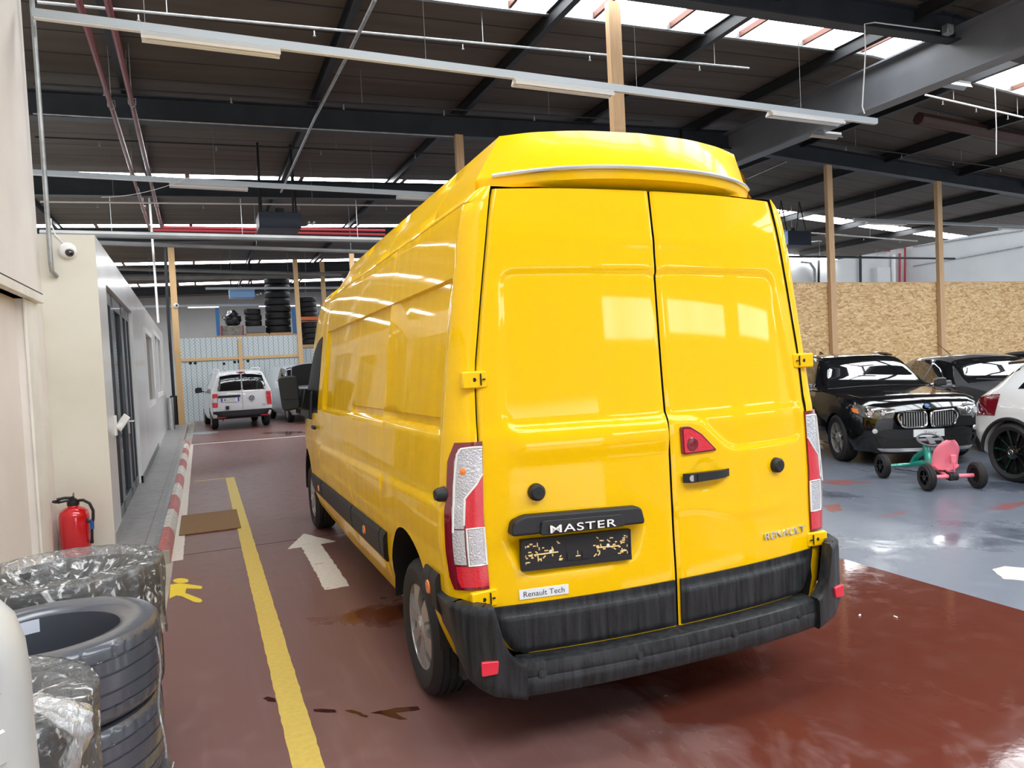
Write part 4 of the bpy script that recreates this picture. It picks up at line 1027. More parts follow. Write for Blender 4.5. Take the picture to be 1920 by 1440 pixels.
run(200, 503, 640, 515, 5.6, .07, m_duct, 'far grey duct above the white mesh fence', rods=3)
run(210, 520, 600, 516, 5.5, .12, m_duct, 'far wide grey duct below the third skylight strip', rods=3)
run(1735, 178, 1918, 220, 6.1, .018, m_white, 'pale sprinkler pipe below the right skylight', 3)
run(1530, 265, 1918, 320, 6.0, .014, m_rafter, 'black sprinkler pipe right of the ridge girder', 4)
run(1432, 430, 1720, 452, 5.3, .022, m_white, 'pale pipe behind the strand board posts', 4)
pipe_run([at(1400, 335, 1, 14.2), at(1475, 302, 1, 14.2)], .02, m_galv, 'short slanting galvanised brace behind the right end of the van roof', 'brace', 'roof_brace')
pipe_run([at(703, 0, 2, 5.62), at(660, 88, 2, 5.62), at(590, 222, 2, 5.6), at(527, 360, 2, 5.5)], .022, m_galv, 'thin grey gas pipe slanting back to the dark blue heater', 'pipe', 'gas_pipe')
R1 = [at(143, -30, 2, 5.54), at(147, 0, 2, 5.54), at(281, 431, 2, 5.54)]; R2 = [at(197, -30, 2, 5.54), at(201, 0, 2, 5.54), at(303, 426, 2, 5.54)]
ye = R1[2].y
for pts, lb, xe, yy in ((R1, 'left of the two dark red pipes running back above the cabin', 722, 440), (R2, 'right of the two dark red pipes running back above the cabin', 722, 432)):
    E_ = pts[2]; o = pipe_run(pts, .036, m_redpipe, lb, 'pipe', 'red_pipe', 'red pipes')
    e2 = at(xe, yy, 1, E_.y); q = MB(); q.tube([E_, Vector((E_.x+.05, E_.y, E_.z)), e2], .036, 8); q.build('bright_pipe_section', m_redpipe2, o)
    for t in (.25, .55, .8):
        p = pts[1].lerp(pts[2], t); q = MB(); q.tube([p+Vector((-.045, 0, 0)), p+Vector((-.045, 0, .08)), p+Vector((.045, 0, .08)), p+Vector((.045, 0, 0)), p+Vector((0, 0, -.045))], .008, 6, closed=True); q.tube([p+Vector((0, 0, .08)), Vector((p.x, p.y, zr(p.x)+.01))], .007, 6); q.build('pipe_clamp', m_galv, o)
# cable that sags from rail two, cable drop at the girder
def sag(a, b, d, n=10): return [Vector(a).lerp(Vector(b), i/n)+Vector((0, 0, -d*4*(i/n)*(1-i/n))) for i in range(n+1)]
pipe_run(sag(at(190, 370, 1, 13.3), at(357, 331, 1, 13.3), .08), .005, m_white, 'thin white cable sagging from the second light rail', 'cable', 'sagging_cable')
A = at(1621, 213, 1, 7.84); B_ = at(1621, 45, 1, 7.57)
pipe_run([A, A+Vector((-.04, 0, .1)), A.lerp(B_, .7)+Vector((.02, 0, 0)), B_, at(1640, 42, 1, 7.57), at(1762, 58, 1, 7.57)], .009, m_white, 'pale cable dropping from the dark beam to the right end of the near light rail', 'cable', 'drop_cable')
B_ = at(1868, 290, 1, 9); pipe_run([B_, B_+Vector((.02, 0, .5)), Vector((B_.x+.01, 9, zr(B_.x)))], .009, m_white, 'loose white cable hanging from the right skylight', 'cable', 'hanging_cable')
A = at(1777, 56, 1, 7.53); tag(MB().cbox(A, (.14, .10, .14)).build('floodlight', m_galv, bevel=.01), 'small grey lamp box on the dark beam beside the ridge girder', 'lamp')
# conduit and domes at the cabin
pipe_run([(-1.232, 7.86, 6.45), (-1.225, 7.86, 2.80), (-1.222, 7.87, 2.745), (-1.20, 7.90, 2.715), (-1.20, 7.936, 2.71)], .021, m_galv, 'grey steel conduit running down in front of the cabin end', 'conduit', 'wall_conduit')
t = thing('security_camera', 'white dome camera on the cream end of the cabin', 'security camera', (-1.092, 7.936, 2.945), 0, 'dome cameras')
b = MB(); b.lathe([(.001, .05), (.05, .047), (.072, .03), (.08, 0), (.001, 0)], (0, 0, 0), (0, -1, 0), 28); b.build('housing', m_white, t)
b = MB(); b.lathe([(.001, .075), (.025, .068), (.038, .05), (.04, .03)], (.012, 0, -.012), (0.15, -1, -.25), 20); b.build('lens_ball', m_blackgloss, t)
b = MB(); b.tube([(-.02, -.005, .06), (-.09, -.006, .14), (-.12, -.01, .25), (-.12, .0, .3)], .006, 6); b.build('cable', m_white, t)
t = thing('security_camera', 'small white dome camera on the far timber post', 'security camera', tuple(at(330, 573, 1, 26.92)), 0, 'dome cameras')
b = MB(); b.lathe([(.001, .08), (.06, .07), (.085, .03), (.09, 0), (.001, 0)], (0, 0, 0), (.2, -1, 0), 20); b.build('housing', m_white, t)
b = MB(); b.lathe([(.001, .10), (.03, .095), (.04, .07)], (.01, 0, 0), (.2, -1, 0), 14); b.build('lens_ball', m_blackgloss, t)
# heaters
def heater(x0, y0_, x1, y1_, Y, d, m_side, m_front, label, ztop):
    A, B = at(x0, y0_, 1, Y), at(x1, y1_, 1, Y); c = Vector(((A.x+B.x)/2, Y+d/2, min(A.z, B.z))); w_ = abs(B.x-A.x); h = abs(A.z-B.z)
    t = thing('unit_heater', label, 'heater', c, 0, 'heaters hung from the roof')
    MB().box(-w_/2, w_/2, -d/2, d/2, 0, h).build('casing', m_front, t, bevel=.008)
    MB().box(-w_/2-.006, -w_/2, -d/2+.02, d/2-.02, .02, h-.02).build('side_panel', m_lblue if m_side else m_galv, t)
    b = MB(); b.disc((w_*.05, 0, h), (0, 0, 1), .09, .14, 16); b.build('flue', m_rafter, t)
    for sx in (-.42, .42):
        b = MB(); zt = ztop-c.z; b.beam((sx*w_, -d*.3, h), (sx*w_*.95, -.0, zt), .04, .012); b.beam((sx*w_, d*.3, h), (sx*w_*.95, 0, zt), .04, .012); b.build('hanger', m_rafter, t)
    b = MB(); b.tube([(w_/2, 0, .12), (w_/2+.14, -.1, .12), (w_/2+.14, -.5, .10)], .025, 8); b.tube([(w_/2+.28, .1, .2), (w_/2+.26, -.1, .15), (w_/2+.24, -.5, .10)], .025, 8); b.build('pipe_arm', m_galv, t)
heater(485, 396, 565, 428, 15.0, .75, False, m_blue_box, 'dark blue heater box hung above the cabin side of the lane', 6.3)
heater(1478, 432, 1522, 460, 17.0, .7, True, m_blue_box, 'dark blue heater hung behind the strand board', 6.2)
heater(430, 541, 478, 557, 31.5, .8, False, m_lblue, 'light blue heater hung far back above the mesh fence', 6.3)
# far partition: ribbed pale panels behind wire mesh on a timber frame
def mesh_panel_mat():
    m, nt, b, N, L = nodes('pale_ribbed_panel'); tc = N('ShaderNodeTexCoord').outputs['Object']
    sx = N('ShaderNodeSeparateXYZ'); L(tc, sx.inputs[0])
    def lines(src, per, w, lo=0):
        d = N('ShaderNodeMath'); d.operation = 'DIVIDE'; d.inputs[1].default_value = per; L(src, d.inputs[0])
        f = N('ShaderNodeMath'); f.operation = 'FRACT'; L(d.outputs[0], f.inputs[0]); r = ramp(N, [(0, (1, 1, 1)), (w, (1, 1, 1)), (w+.02, (0, 0, 0))]); L(f.outputs[0], r.inputs[0]); return r.outputs[0]
    seam = lines(sx.outputs[0], .185, .06)
    a1 = N('ShaderNodeMath'); a1.operation = 'ADD'; L(sx.outputs[0], a1.inputs[0]); L(sx.outputs[2], a1.inputs[1])
    a2 = N('ShaderNodeMath'); a2.operation = 'SUBTRACT'; L(sx.outputs[0], a2.inputs[0]); L(sx.outputs[2], a2.inputs[1])
    c = mixc(N, L, lines(a1.outputs[0], .12, .14), (.60, .66, .68), (.30, .35, .37)); c = mixc(N, L, lines(a2.outputs[0], .12, .14), c, (.30, .35, .37)); c = mixc(N, L, seam, c, (.10, .14, .18))
    L(c, b.inputs['Base Color']); b.inputs['Roughness'].default_value = .5; return m
m_meshp = mesh_panel_mat()
FX = at(560, 660, 1, 29.4).x
struct(MB().box(-.75, FX, 29.38, 29.45, 0, 3.09).build('wall_mesh_fence', m_meshp))
struct(MB().box(FX+.1, FX+3.5, 30.15, 30.22, 0, 2.57).build('wall_mesh_fence.001', m_meshp))
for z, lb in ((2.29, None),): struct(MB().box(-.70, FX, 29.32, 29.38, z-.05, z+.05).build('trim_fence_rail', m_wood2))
xm = at(450, 650, 1, 29.3).x; struct(MB().box(xm-.06, xm+.06, 29.30, 29.38, 1.4, 3.0).build('trim_fence_post', m_wood2))
for k, (px_, py_) in enumerate(((357, 681), (366, 681), (440, 679), (448, 678), (465, 677), (420, 682))): p = at(px_, py_, 1, 29.37); b = MB(); b.disc((p.x, 29.385, p.z), (0, -1, 0), .055, .012, 12); struct(b.build('trim_fence_hole', m_dark))
# far shelf with stacked tyres
def tyre_mesh(name, R_, W_, rr, m, parent=None, n=28):
    w = W_/2; b = MB(); pr = [(rr, -w*.8), (R_*.8, -w), (R_*.95, -w*.9), (R_, -w*.6), (R_, -w*.1), (R_-.012, -w*.08), (R_-.012, w*.08), (R_, w*.1), (R_, w*.6), (R_*.95, w*.9), (R_*.8, w), (rr, w*.8), (rr-.01, 0)]
    b.lathe(pr, (0, 0, 0), (0, 0, 1), n, closed=True); return b.build(name, m, parent, sharp=40)
ORD = ['bottom', 'second', 'third', 'fourth', 'fifth', 'sixth', 'seventh', 'eighth', 'ninth']
m_fartyre = mat('far_rubber', (.013, .013, .014), .6)
S_ = at(400, 630, 1, 31.5); S2 = at(555, 630, 1, 31.5); ZS = S_.z
def far_stack(px0, px1, pyt, Y, n, base, where, grp):
    A, B = at(px0, 600, 1, Y), at(px1, 600, 1, Y); T = at((px0+px1)/2-3, pyt, 1, Y); R_ = (B.x-A.x)/2; H = (T.z-base)/n; src = None
    for k in range(n):
        x = (A.x+B.x)/2+(T.x-(A.x+B.x)/2)*k/n+rnd.uniform(-.02, .02)
        if src is None: o = src = tyre_mesh('tyre', R_, H*.97, R_*.6, m_fartyre)
        else: o = src.copy(); COL.objects.link(o)
        o.location = (x, Y+R_, base+H*(k+.5))
        tag(o, ('topmost' if k == n-1 else ORD[k])+' tyre '+where, 'tyre', grp)
far_stack(499, 548, 518, 31.6, 8, ZS+.07, 'of the tallest stack on the far shelf', 'tyres of the tall far stack')
ZB = at(480, 611, 1, 31.5).z
far_stack(461, 493, 578, 31.6, 3, ZB+.01, 'of the short stack on the far storage box', 'tyres of the short far stack')
OB = at(580, 597, 1, 31.6).z
far_stack(566, 601, 603, 31.6, 4, at(580, 646, 1, 31.6).z, 'under the orange beam beside the yellow van cab', 'tyres under the orange beam')
far_stack(564, 598, 556, 31.6, 4, OB+.07, 'on the orange beam beside the yellow van cab', 'tyres on the orange beam')
t = thing('pallet_shelf', 'blue pallet shelf behind the white mesh fence', 'shelf', (S_.x, 31.3, 0))
m_shb = mat('shelf_blue', (.02, .16, .42), .4)
for px_ in (408, 551):
    x = at(px_, 600, 1, 31.4).x-S_.x; MB().box(x-.07, x+.07, 0, .1, 0, at(px_, 577, 1, 31.4).z).build('upright', m_shb, t)
MB().box(0, S2.x-S_.x, -.05, 1.6, ZS-.14, ZS-.01).build('deck', m_wood, t)
A, B_ = at(564, 598, 1, 31.4), at(606, 598, 1, 31.4); m_sho = mat('shelf_orange', (.75, .16, .03), .4)
t = thing('pallet_shelf', 'second pallet shelf with an orange beam, beside the yellow van cab', 'shelf', ((A.x+B_.x)/2, 31.4, 0)); L_ = (B_.x-A.x)/2+.02
MB().box(-L_, L_, .0, 1.3, OB-.08, OB+.06).build('orange_beam', m_sho, t)
zz = at(580, 646, 1, 31.6).z; MB().box(-L_, L_, .0, 1.3, zz-.14, zz-.005).build('deck', m_wood, t)
for s in (-1, 1): MB().box(s*L_-.05, s*L_+.05, 1.2, 1.3, 0, OB+.3).build('upright', m_shb, t)
A, B_ = at(415, 630, 1, 31.5), at(457, 610, 1, 31.5)
t = thing('crate', 'grey crate with red ends on the far shelf', 'crate', ((A.x+B_.x)/2, 31.9, ZS)); hw_ = (B_.x-A.x)/2-.03
MB().box(-hw_, hw_, -.35, .35, 0, B_.z-ZS).build('box', mat('crate_grey', (.36, .33, .29), .6, var=(6, .5)), t)
for s in (-1, 1): MB().box(s*hw_-.03, s*hw_+.03, -.37, .37, .0, B_.z-ZS+.01).build('end_frame', mat('crate_red', (.35, .05, .04), .5), t)
b = MB(); r4 = random.Random(5)
def lump(cx, cy, cz, rx, ry, rz, n=14, amp=.2, sd=0):
    L_ = []
    for i in range(n+1):
        for j in range(2*n):
            th, ph = pi*i/n, pi*j/n; d = Vector((sin(th)*cos(ph), sin(th)*sin(ph), cos(th))); k = 1+amp*noise.noise(d*2.2+Vector((sd, sd, 0)))
            L_.append(Vector((cx+rx*d.x*k, cy+ry*d.y*k, cz+rz*d.z*k)))
    return L_, [(i*2*n+j, i*2*n+(j+1) % (2*n), (i+1)*2*n+(j+1) % (2*n), (i+1)*2*n+j) for i in range(n) for j in range(2*n)]
A = at(436, 600, 1, 31.8); v_, f_ = lump(A.x, 31.9, B_.z+.30, hw_*.80, .36, .32, amp=.4, sd=3); b.add([(x, y, max(z, B_.z+.012)) for x, y, z in v_], f_)
tag(b.build('rubbish_bag', mat('black_bag', (.02, .02, .022), .25, bump=(9, .8)), weld=True), 'crumpled black bag lying on the grey crate', 'bag')
A, B_ = at(463, 628, 1, 31.5), at(497, 611, 1, 31.5)
tag(MB().box(A.x, B_.x, 31.5, 32.4, ZS+.062, ZB).build('storage_box', mat('box_grey', (.16, .18, .19), .25, coat=.5), bevel=.03), 'dark clear storage box under the short tyre stack', 'box')
for a0, a1, zz in ((462, 500, 'under the storage box'), (507, 547, 'under the tallest tyre stack')):
    A, B_ = at(a0, 632, 1, 31.5), at(a1, 632, 1, 31.5); tag(MB().box(A.x, B_.x, 31.45, 32.6, ZS-.008, ZS+.06).build('pallet', m_wood2), 'wooden pallet '+zz, 'pallet', 'pallets on the far shelf')
# bits at the far end of the cabin
A = at(322, 805, 2, .12); b = MB(); b.lathe([(.001, 0), (.10, 0), (.10, .95), (.085, .96), (.001, .96)], (A.x, A.y, .12), (0, 0, 1), 24)
tag(b.build('steel_bollard', mat('brushed_steel', (.55, .56, .57), .25, metal=1)), 'brushed steel bollard at the far corner of the cabin', 'bollard')
A = at(297, 606, 1, 20.6); pipe_run([(A.x, 20.6, 3.1), (A.x-.02, 20.6, zr(A.x))], .028, m_white, 'thin white pole rising from the cabin roof to the hall roof', 'pole', 'white_pole')
A = at(318, 620, 1, 26.4); pipe_run([(A.x, 26.4, 0), at(316, 600, 1, 26.4), at(312, 520, 1, 26.4), at(309, 462, 1, 26.4)], .05, m_rafter, 'black pipe running up beside the far timber post', 'pipe', 'black_pipe')
A = at(331, 797, 1, 27.4); B_ = at(326, 742, 1, 27.4); tag(MB().box(B_.x-.12, B_.x+.14, 27.2, 27.7, .0, B_.z).build('waste_bin', m_dark, bevel=.02), 'tall black bin behind the far timber post', 'bin')
A = at(384, 802, 2, 0); pm = MB(); pm.disc((at(380, 812, 2, 0).x, at(380, 812, 2, 0).y, .0006), (0, 0, 1), .45, .003, 24); tag(pm.build('drain_cover', m_galv), 'grey round drain cover in the lane before the small white van', 'drain cover')
A = at(352, 778, 2, 0); tag(MB().box(A.x-.2, A.x+.25, A.y-.1, A.y+.15, .0, .28).build('barrier_block', mat('block_red', (.55, .07, .07), .5), bevel=.03), 'low red block at the foot of the mesh fence', 'block')
# payment / card device beside the cabin door
A = cab(.0, 8.58, 1.26); t = thing('intercom_panel', 'white angled panel bracket beside the cabin door', 'panel', A)
MB().box(0, .025, -.045, .045, -.13, .08).build('wall_plate', m_white, t, bevel=.006)
b = MB(Matrix.Translation((.075, .05, .0)) @ Matrix.Rotation(radians(35), 4, 'Y') @ Matrix.Rotation(radians(35), 4, 'Z')); b.box(-.010, .010, -.06, .06, -.085, .085); b.build('screen_tray', m_white, t, bevel=.006)
b = MB(); b.beam((.02, 0, -.05), (.075, .05, -.01), .03, .03); b.build('arm', m_white, t)
# fire extinguisher
t = thing('fire_extinguisher', 'red fire extinguisher standing at the cream end of the cabin', 'fire extinguisher', (-1.16, 7.72, .12))
b = MB(); b.lathe([(.001, 0), (.115, 0), (.125, .015), (.125, .36), (.115, .40), (.085, .43), (.05, .445), (.04, .47), (.001, .47)], (0, 0, 0), (0, 0, 1), 36); b.build('cylinder', m_ext_red, t)
b = MB(); b.lathe([(.04, .455), (.05, .46), (.05, .49), (.03, .50), (.03, .52), (.001, .52)], (0, 0, 0), (0, 0, 1), 20); b.box(-.015, .012, -.02, .02, .49, .54); b.build('valve', m_black, t)
b = MB(); b.tube([(0, 0, .525), (-.06, -.02, .535), (-.12, -.04, .53)], .013, 8); b.tube([(0, 0, .505), (-.06, -.02, .505), (-.115, -.035, .50)], .010, 8); b.lathe([(.018, 0), (.035, .0), (.035, .012), (.018, .012)], (-.125, -.04, .505), (0.2, -.1, 1), 16, closed=True); b.build('lever', m_black, t)
b = MB(); b.tube([(0, 0, .54), (.006, -.01, .57), (.012, -.01, .575), (.010, 0, .545)], .003, 6, closed=True); b.build('safety_pin', m_blue_plastic, t)
b = MB(); b.tube([(.03, -.02, .50), (.09, -.06, .505), (.14, -.07, .47), (.165, -.07, .40), (.16, -.07, .32), (.145, -.06, .27)], .013, 10); b.tube([(.145, -.06, .24), (.14, -.06, .14), (.135, -.05, .10)], [.012, .012, .016], 10); b.tube([(.10, -.06, .33), (.125, -.065, .30), (.15, -.065, .30)], .012, 8); b.build('hose', m_black, t)
b = MB(); b.tube([(.15, -.065, .32), (.147, -.06, .23)], [.018, .016], 10); b.build('nozzle_grip', m_blue_plastic, t)
# pipes and shafts on the far right wall
def wall_pipe(pts, r, m, label, grp='pipes on the far right wall'): return pipe_run([at(x, y, 1, 24.85) for x, y in pts], r, m, label, 'pipe', 'service_pipe', grp)
wall_pipe([(1500, 466), (1668, 470)], .055, m_redpipe2, 'lower red pipe along the far right wall')
wall_pipe([(1505, 460), (1697, 464), (1697, 530), (1697, 640)], .055, m_redpipe2, 'upper red pipe that turns down the far right wall')
wall_pipe([(1687, 475), (1687, 530), (1687, 640)], .055, m_redpipe2, 'red pipe standing left of its twin on the far right wall')
wall_pipe([(1675, 478), (1676, 640)], .10, m_white, 'fat white downpipe beside the red pipes')
wall_pipe([(1613, 470), (1614, 640)], .06, m_rafter, 'black downpipe between the two strand board posts')
wall_pipe([(1500, 490), (1519, 492), (1527, 505), (1528, 640)], .07, m_galv, 'grey bent pipe left of the first strand board post')
wall_pipe([(1535, 488), (1535, 640)], .05, m_rafter, 'dark thin downpipe beside the first strand board post')
A, B_ = at(1480, 481, 1, 22), at(1790, 485, 1, 22); hang(pipe_run([A, B_], .045, m_rafter, 'long dark pipe crossing behind the strand board posts', 'pipe', 'service_pipe', 'pipes on the far right wall'), A, B_, .04, 3)
def rw(px_, py_): return at(px_, py_, 0, PR.x-.035)
pipe_run([rw(1800, 484), rw(1918, 462)], .03, m_galv, 'thin grey pipe along the white right wall', 'pipe', 'service_pipe', 'pipes on the far right wall')
pipe_run([rw(1712, 499), rw(1800, 484)], .02, m_galv, 'thin conduit low along the white right wall', 'pipe', 'service_pipe', 'pipes on the far right wall')
pipe_run([rw(1712, 462), rw(1918, 432)], .03, m_galv, 'upper grey ledge pipe along the white right wall', 'pipe', 'service_pipe', 'pipes on the far right wall')
A = at(1500, 545, 1, 16); 
# litter on the floor
for k, (px_, py_, lb) in enumerate(((1612, 1155, 'tiny pale chip on the red floor right of the bumper, nearer the van'), (1679, 1158, 'tiny white stub on the red floor right of the bumper, farther from the van'))):
    p = at(px_, py_, 2, 0); b = MB(Matrix.Translation((p.x, p.y, .005)) @ Matrix.Rotation(.5+k, 4, 'Z')); b.box(-.014, .014, -.005, .005, -.004, .004); tag(b.build('litter', m_white, bevel=.002), lb, 'litter', 'litter on the red floor')

A, B_ = at(1722, 222, 2, 6.28), at(1930, 262, 2, 6.1); Y_ = (A.y+B_.y)/2; A, B_ = at(1722, 222, 1, Y_), at(1930, 262, 1, Y_)
pipe_run([A, B_], .13, mat('rusty_brown', (.055, .022, .016), .6), 'dark rusty duct under the roof right of the ridge girder', 'duct', 'rusty_duct'); hang(bpy.data.objects['rusty_duct'], A, B_, .1, 3)
# ---------------------------------------------------------------- the parked cars
m_lens_smoke = mat('smoky_lens', (.22, .22, .21), .08, coat=1, metal=.3, var=(14, .8))
class Car:
    """Body lofted from key stations. Local +Y is the end turned to the viewer (y = 0), the rest of the car lies at y < 0."""
    def __init__(s, name, label, cat, loc, ang, keys, warp=.22, grp=None):
        s.root = thing(name, label, cat, loc, ang, grp); s.k = keys; s.warp = warp; s.ks = sorted(keys); s.L = -s.ks[0][0]
    def par(s, y):
        ys = [k[0] for k in s.ks]; return [cub(y, ys, [k[i] for k in s.ks]) for i in range(1, 9)]
    def half(s, y):
        zb, zm, zs, zr_, wb, wm, ws, wr = s.par(y)
        return [(0, zb), (wb*.8, zb), (wb, zb+.03), (wm-.012, (zb+zm)/2), (wm, zm), (wm+(ws-wm)*.30, zm+(zs-zm)*.5), (ws, zs), (ws+(wr-ws)*.36, zs+(zr_-zs)*.36), (ws+(wr-ws)*.72, zs+(zr_-zs)*.70), (wr, zr_-.14*(zr_-zs)*.5), (wr*.86, zr_-.02*(zr_-zs)), (wr*.5, zr_+.012), (0, zr_+.018)]
    def wy(s, y, x):
        f = sstep(-1.3, -.0, y); f2 = sstep(-s.L+1.3, -s.L, y)
        return y-s.warp*abs(x/.9)**2.6*f+s.warp*.8*abs(x/.9)**2.6*f2
    def P(s, y, t, sg=1, off=0):
        h = s.half(y); i = min(int(t), len(h)-2); f = t-i
        x = h[i][0]+(h[i+1][0]-h[i][0])*f; z = h[i][1]+(h[i+1][1]-h[i][1])*f
        nx, nz = h[i+1][1]-h[i][1], -(h[i+1][0]-h[i][0]); l = hypot(nx, nz) or 1
        x += nx/l*off; z += nz/l*off
        return Vector((sg*x, s.wy(y, x), z))
    def body(s, m, arches=(), ra=.37, axle_w=.5):
        ys = sorted(set([k[0] for k in s.ks]+lin(-s.L, 0, 46))); rg = []
        for y in ys:
            h = s.half(y)
            rg.append([Vector((x, s.wy(y, x), z)) for x, z in h]+[Vector((-x, s.wy(y, x), z)) for x, z in h[-2:0:-1]])
        n = len(rg[0]); b = MB(); b.add([p for r in rg for p in r], [(i*n+k, i*n+(k+1) % n, (i+1)*n+(k+1) % n, (i+1)*n+k) for i in range(len(rg)-1) for k in range(n)]+[tuple(range(n)), tuple(range((len(rg)-1)*n, len(rg)*n))[::-1]])
        o = b.build('body', m, s.root, sharp=55)
        cs = []
        for ya in arches:
            for sg in (-1, 1):
                P_ = [(ya-ra, .05)]+[(ya-ra*cos(pi*k/20), .33+ra*sin(pi*k/20)) for k in range(21)]+[(ya+ra, .05)]
                cs.append(MB().prism(P_, lambda u, v: (sg*axle_w, u, v), lambda u, v: (sg*1.3, u, v)).build('cutter', m))
        if cs: boolean_cut(o, cs)
        for ya in arches:
            b = MB()
            for sg in (-1, 1):
                P_ = [(ya-(ra-.01)*cos(pi*k/20), .33+(ra-.01)*sin(pi*k/20)) for k in range(21)]; q = len(P_)
                b.add([(sg*.52, u, v) for u, v in P_]+[(sg*.80, u, v) for u, v in P_]+[(sg*.52, ya, .2)], [(k, k+1, k+1+q, k+q) for k in range(q-1)]+[(k, k+1, 2*q) for k in range(q-1)])
            b.build('wheel_arch', m_dark, s.root)
        s.o = o; return o
    def patch(s, name, m, ylo, yhi, t0, t1, sg=1, off=.004, nu=10, nv=8, both=False, parent=None):
        """panel on the body surface; both=True runs over the roof from one side to the other"""
        b = MB(); T = lambda q: t0(q) if callable(t0) else t0
        def f(u, v, d):
            if both:
                w_ = 2*u-1; t = t1-(t1-t0)*abs(w_); g = 1 if w_ >= 0 else -1
                y = ylo+(yhi-ylo)*v; return s.P(y, t, g, off-d*.012)
            a = ylo(v) if callable(ylo) else ylo; c = yhi(v) if callable(yhi) else yhi
            return s.P(a+(c-a)*u, t0+(t1-t0)*v, sg, off-d*.012)
        b.shell(lambda u, v, d: f(u, v, 1 if d else 0), lin(0, 1, 2*nu+1 if both else nu), lin(0, 1, nv), 1)
        return b.build(name, m, parent or s.root, sharp=50)
    def end_y(s, x, z):
        """where the viewer-side end stands at (x, z)"""
        x = abs(x); y = 0
        while y > -1.6:
            h = s.half(y); best = -1
            for (x0, z0), (x1, z1) in zip(h, h[1:]):
                if (z0-z)*(z1-z) <= 0 and abs(z1-z0) > 1e-6: best = max(best, x0+(x1-x0)*(z-z0)/(z1-z0))
            if best >= x: break
            y -= .02
        if y < 0:
            lo, hi = y, y+.02
            for _ in range(9):
                m_ = (lo+hi)/2; h = s.half(m_); best = -1
                for (x0, z0), (x1, z1) in zip(h, h[1:]):
                    if (z0-z)*(z1-z) <= 0 and abs(z1-z0) > 1e-6: best = max(best, x0+(x1-x0)*(z-z0)/(z1-z0))
                if best >= x: lo = m_
                else: hi = m_
            y = lo
        return s.wy(y, x)
    def plate(s, name, m, poly, o0, o1, parent=None, bevel=0, sub=True):
        """solid panel laid on the viewer-side end, poly in (x, z)"""
        q = []
        for i, p_ in enumerate(poly):
            a, e = Vector(p_), Vector(poly[(i+1) % len(poly)]); k = max(1, int((e-a).length/.06)); q += [tuple(a.lerp(e, j/k)) for j in range(k)]
        poly = q
        xs_ = [p[0] for p in poly]; zs_ = [p[1] for p in poly]
        b = MB(); n = len(poly); c = (sum(xs_)/n, sum(zs_)/n)
        rings = [poly]+[[(c[0]+(x-c[0])*k, c[1]+(z-c[1])*k) for x, z in poly] for k in (.85, .7, .5, .3, .15)]
        V = []
        for r in rings: V += [Vector((x, s.end_y(x, z)+o1, z)) for x, z in r]
        V.append(Vector((c[0], s.end_y(*c)+o1, c[1])))
        base = len(V); V += [Vector((x, s.end_y(x, z)+o0, z)) for x, z in poly]
        F = []
        for k in range(5): F += [(k*n+i, k*n+(i+1) % n, (k+1)*n+(i+1) % n, (k+1)*n+i) for i in range(n)]
        F += [(5*n+i, 5*n+(i+1) % n, 6*n) for i in range(n)]+[(i, base+i, base+(i+1) % n, (i+1) % n) for i in range(n)]+[tuple(range(base, base+n))]
        b.add(V, F); return b.build(name, m, parent or s.root, sharp=50, bevel=bevel)
def mirror_x(poly): return [(-x, z) for x, z in poly][::-1]
def wing_mirror(c, x, y, z, sg, m, size=(.20, .10, .14)):
    b = MB(); b.beam((sg*(x-.03), y, z-.04), (sg*(x+.08), y, z-.01), .05, .04)
    b.prism(rounded([(-.5, -.4), (.5, -.5), (.5, .3), (.3, .5), (-.4, .5)], .2), lambda u, v: (sg*(x+.14)+u*size[0], y+size[1]*.4, z+.02+v*size[2]), lambda u, v: (sg*(x+.14)+u*size[0]*.8, y-size[1]*.6, z+.02+v*size[2]*.8))
    return b.build('wing_mirror', m, c.root, bevel=.02, seg=3)
EY = math.atan2(.3918, .92)
# (y, zb, zm, zs, zr, wb, wm, ws, wr)
def ang_to(dx, dy): return math.atan2(-dx, dy)          # rotation that turns local +Y to (dx, dy)
# --- black SUV facing the viewer
SUV = [(0, .22, .52, .72, .75, .56, .66, .60, .50), (-.06, .18, .52, .82, .85, .66, .76, .72, .60), (-.25, .18, .56, .90, .94, .78, .87, .81, .68), (-.6, .18, .60, .94, .97, .82, .895, .85, .74), (-1.15, .18, .62, .98, 1.01, .82, .90, .87, .76), (-1.42, .18, .62, 1.0, 1.03, .82, .90, .87, .74),
       (-2.15, .2, .62, 1.04, 1.49, .82, .90, .87, .60), (-2.7, .2, .62, 1.03, 1.535, .82, .90, .87, .585), (-3.5, .2, .62, 1.04, 1.50, .82, .90, .87, .57), (-4.05, .22, .64, 1.05, 1.40, .80, .89, .85, .55), (-4.35, .3, .64, 1.02, 1.08, .74, .84, .78, .52), (-4.45, .36, .6, .9, .93, .66, .76, .7, .5)]
c = Car('black_suv', 'black SUV with twin chrome grilles parked facing the viewer before the strand board', 'car', (8.93, 6.77, 0), ang_to(-.438, -.899), SUV)
c.body(m_blk_paint, (-.86, -3.62), .375)
c.patch('windscreen', m_glass_dk, -2.12, -1.44, 8.6, 12, both=True, nv=6)
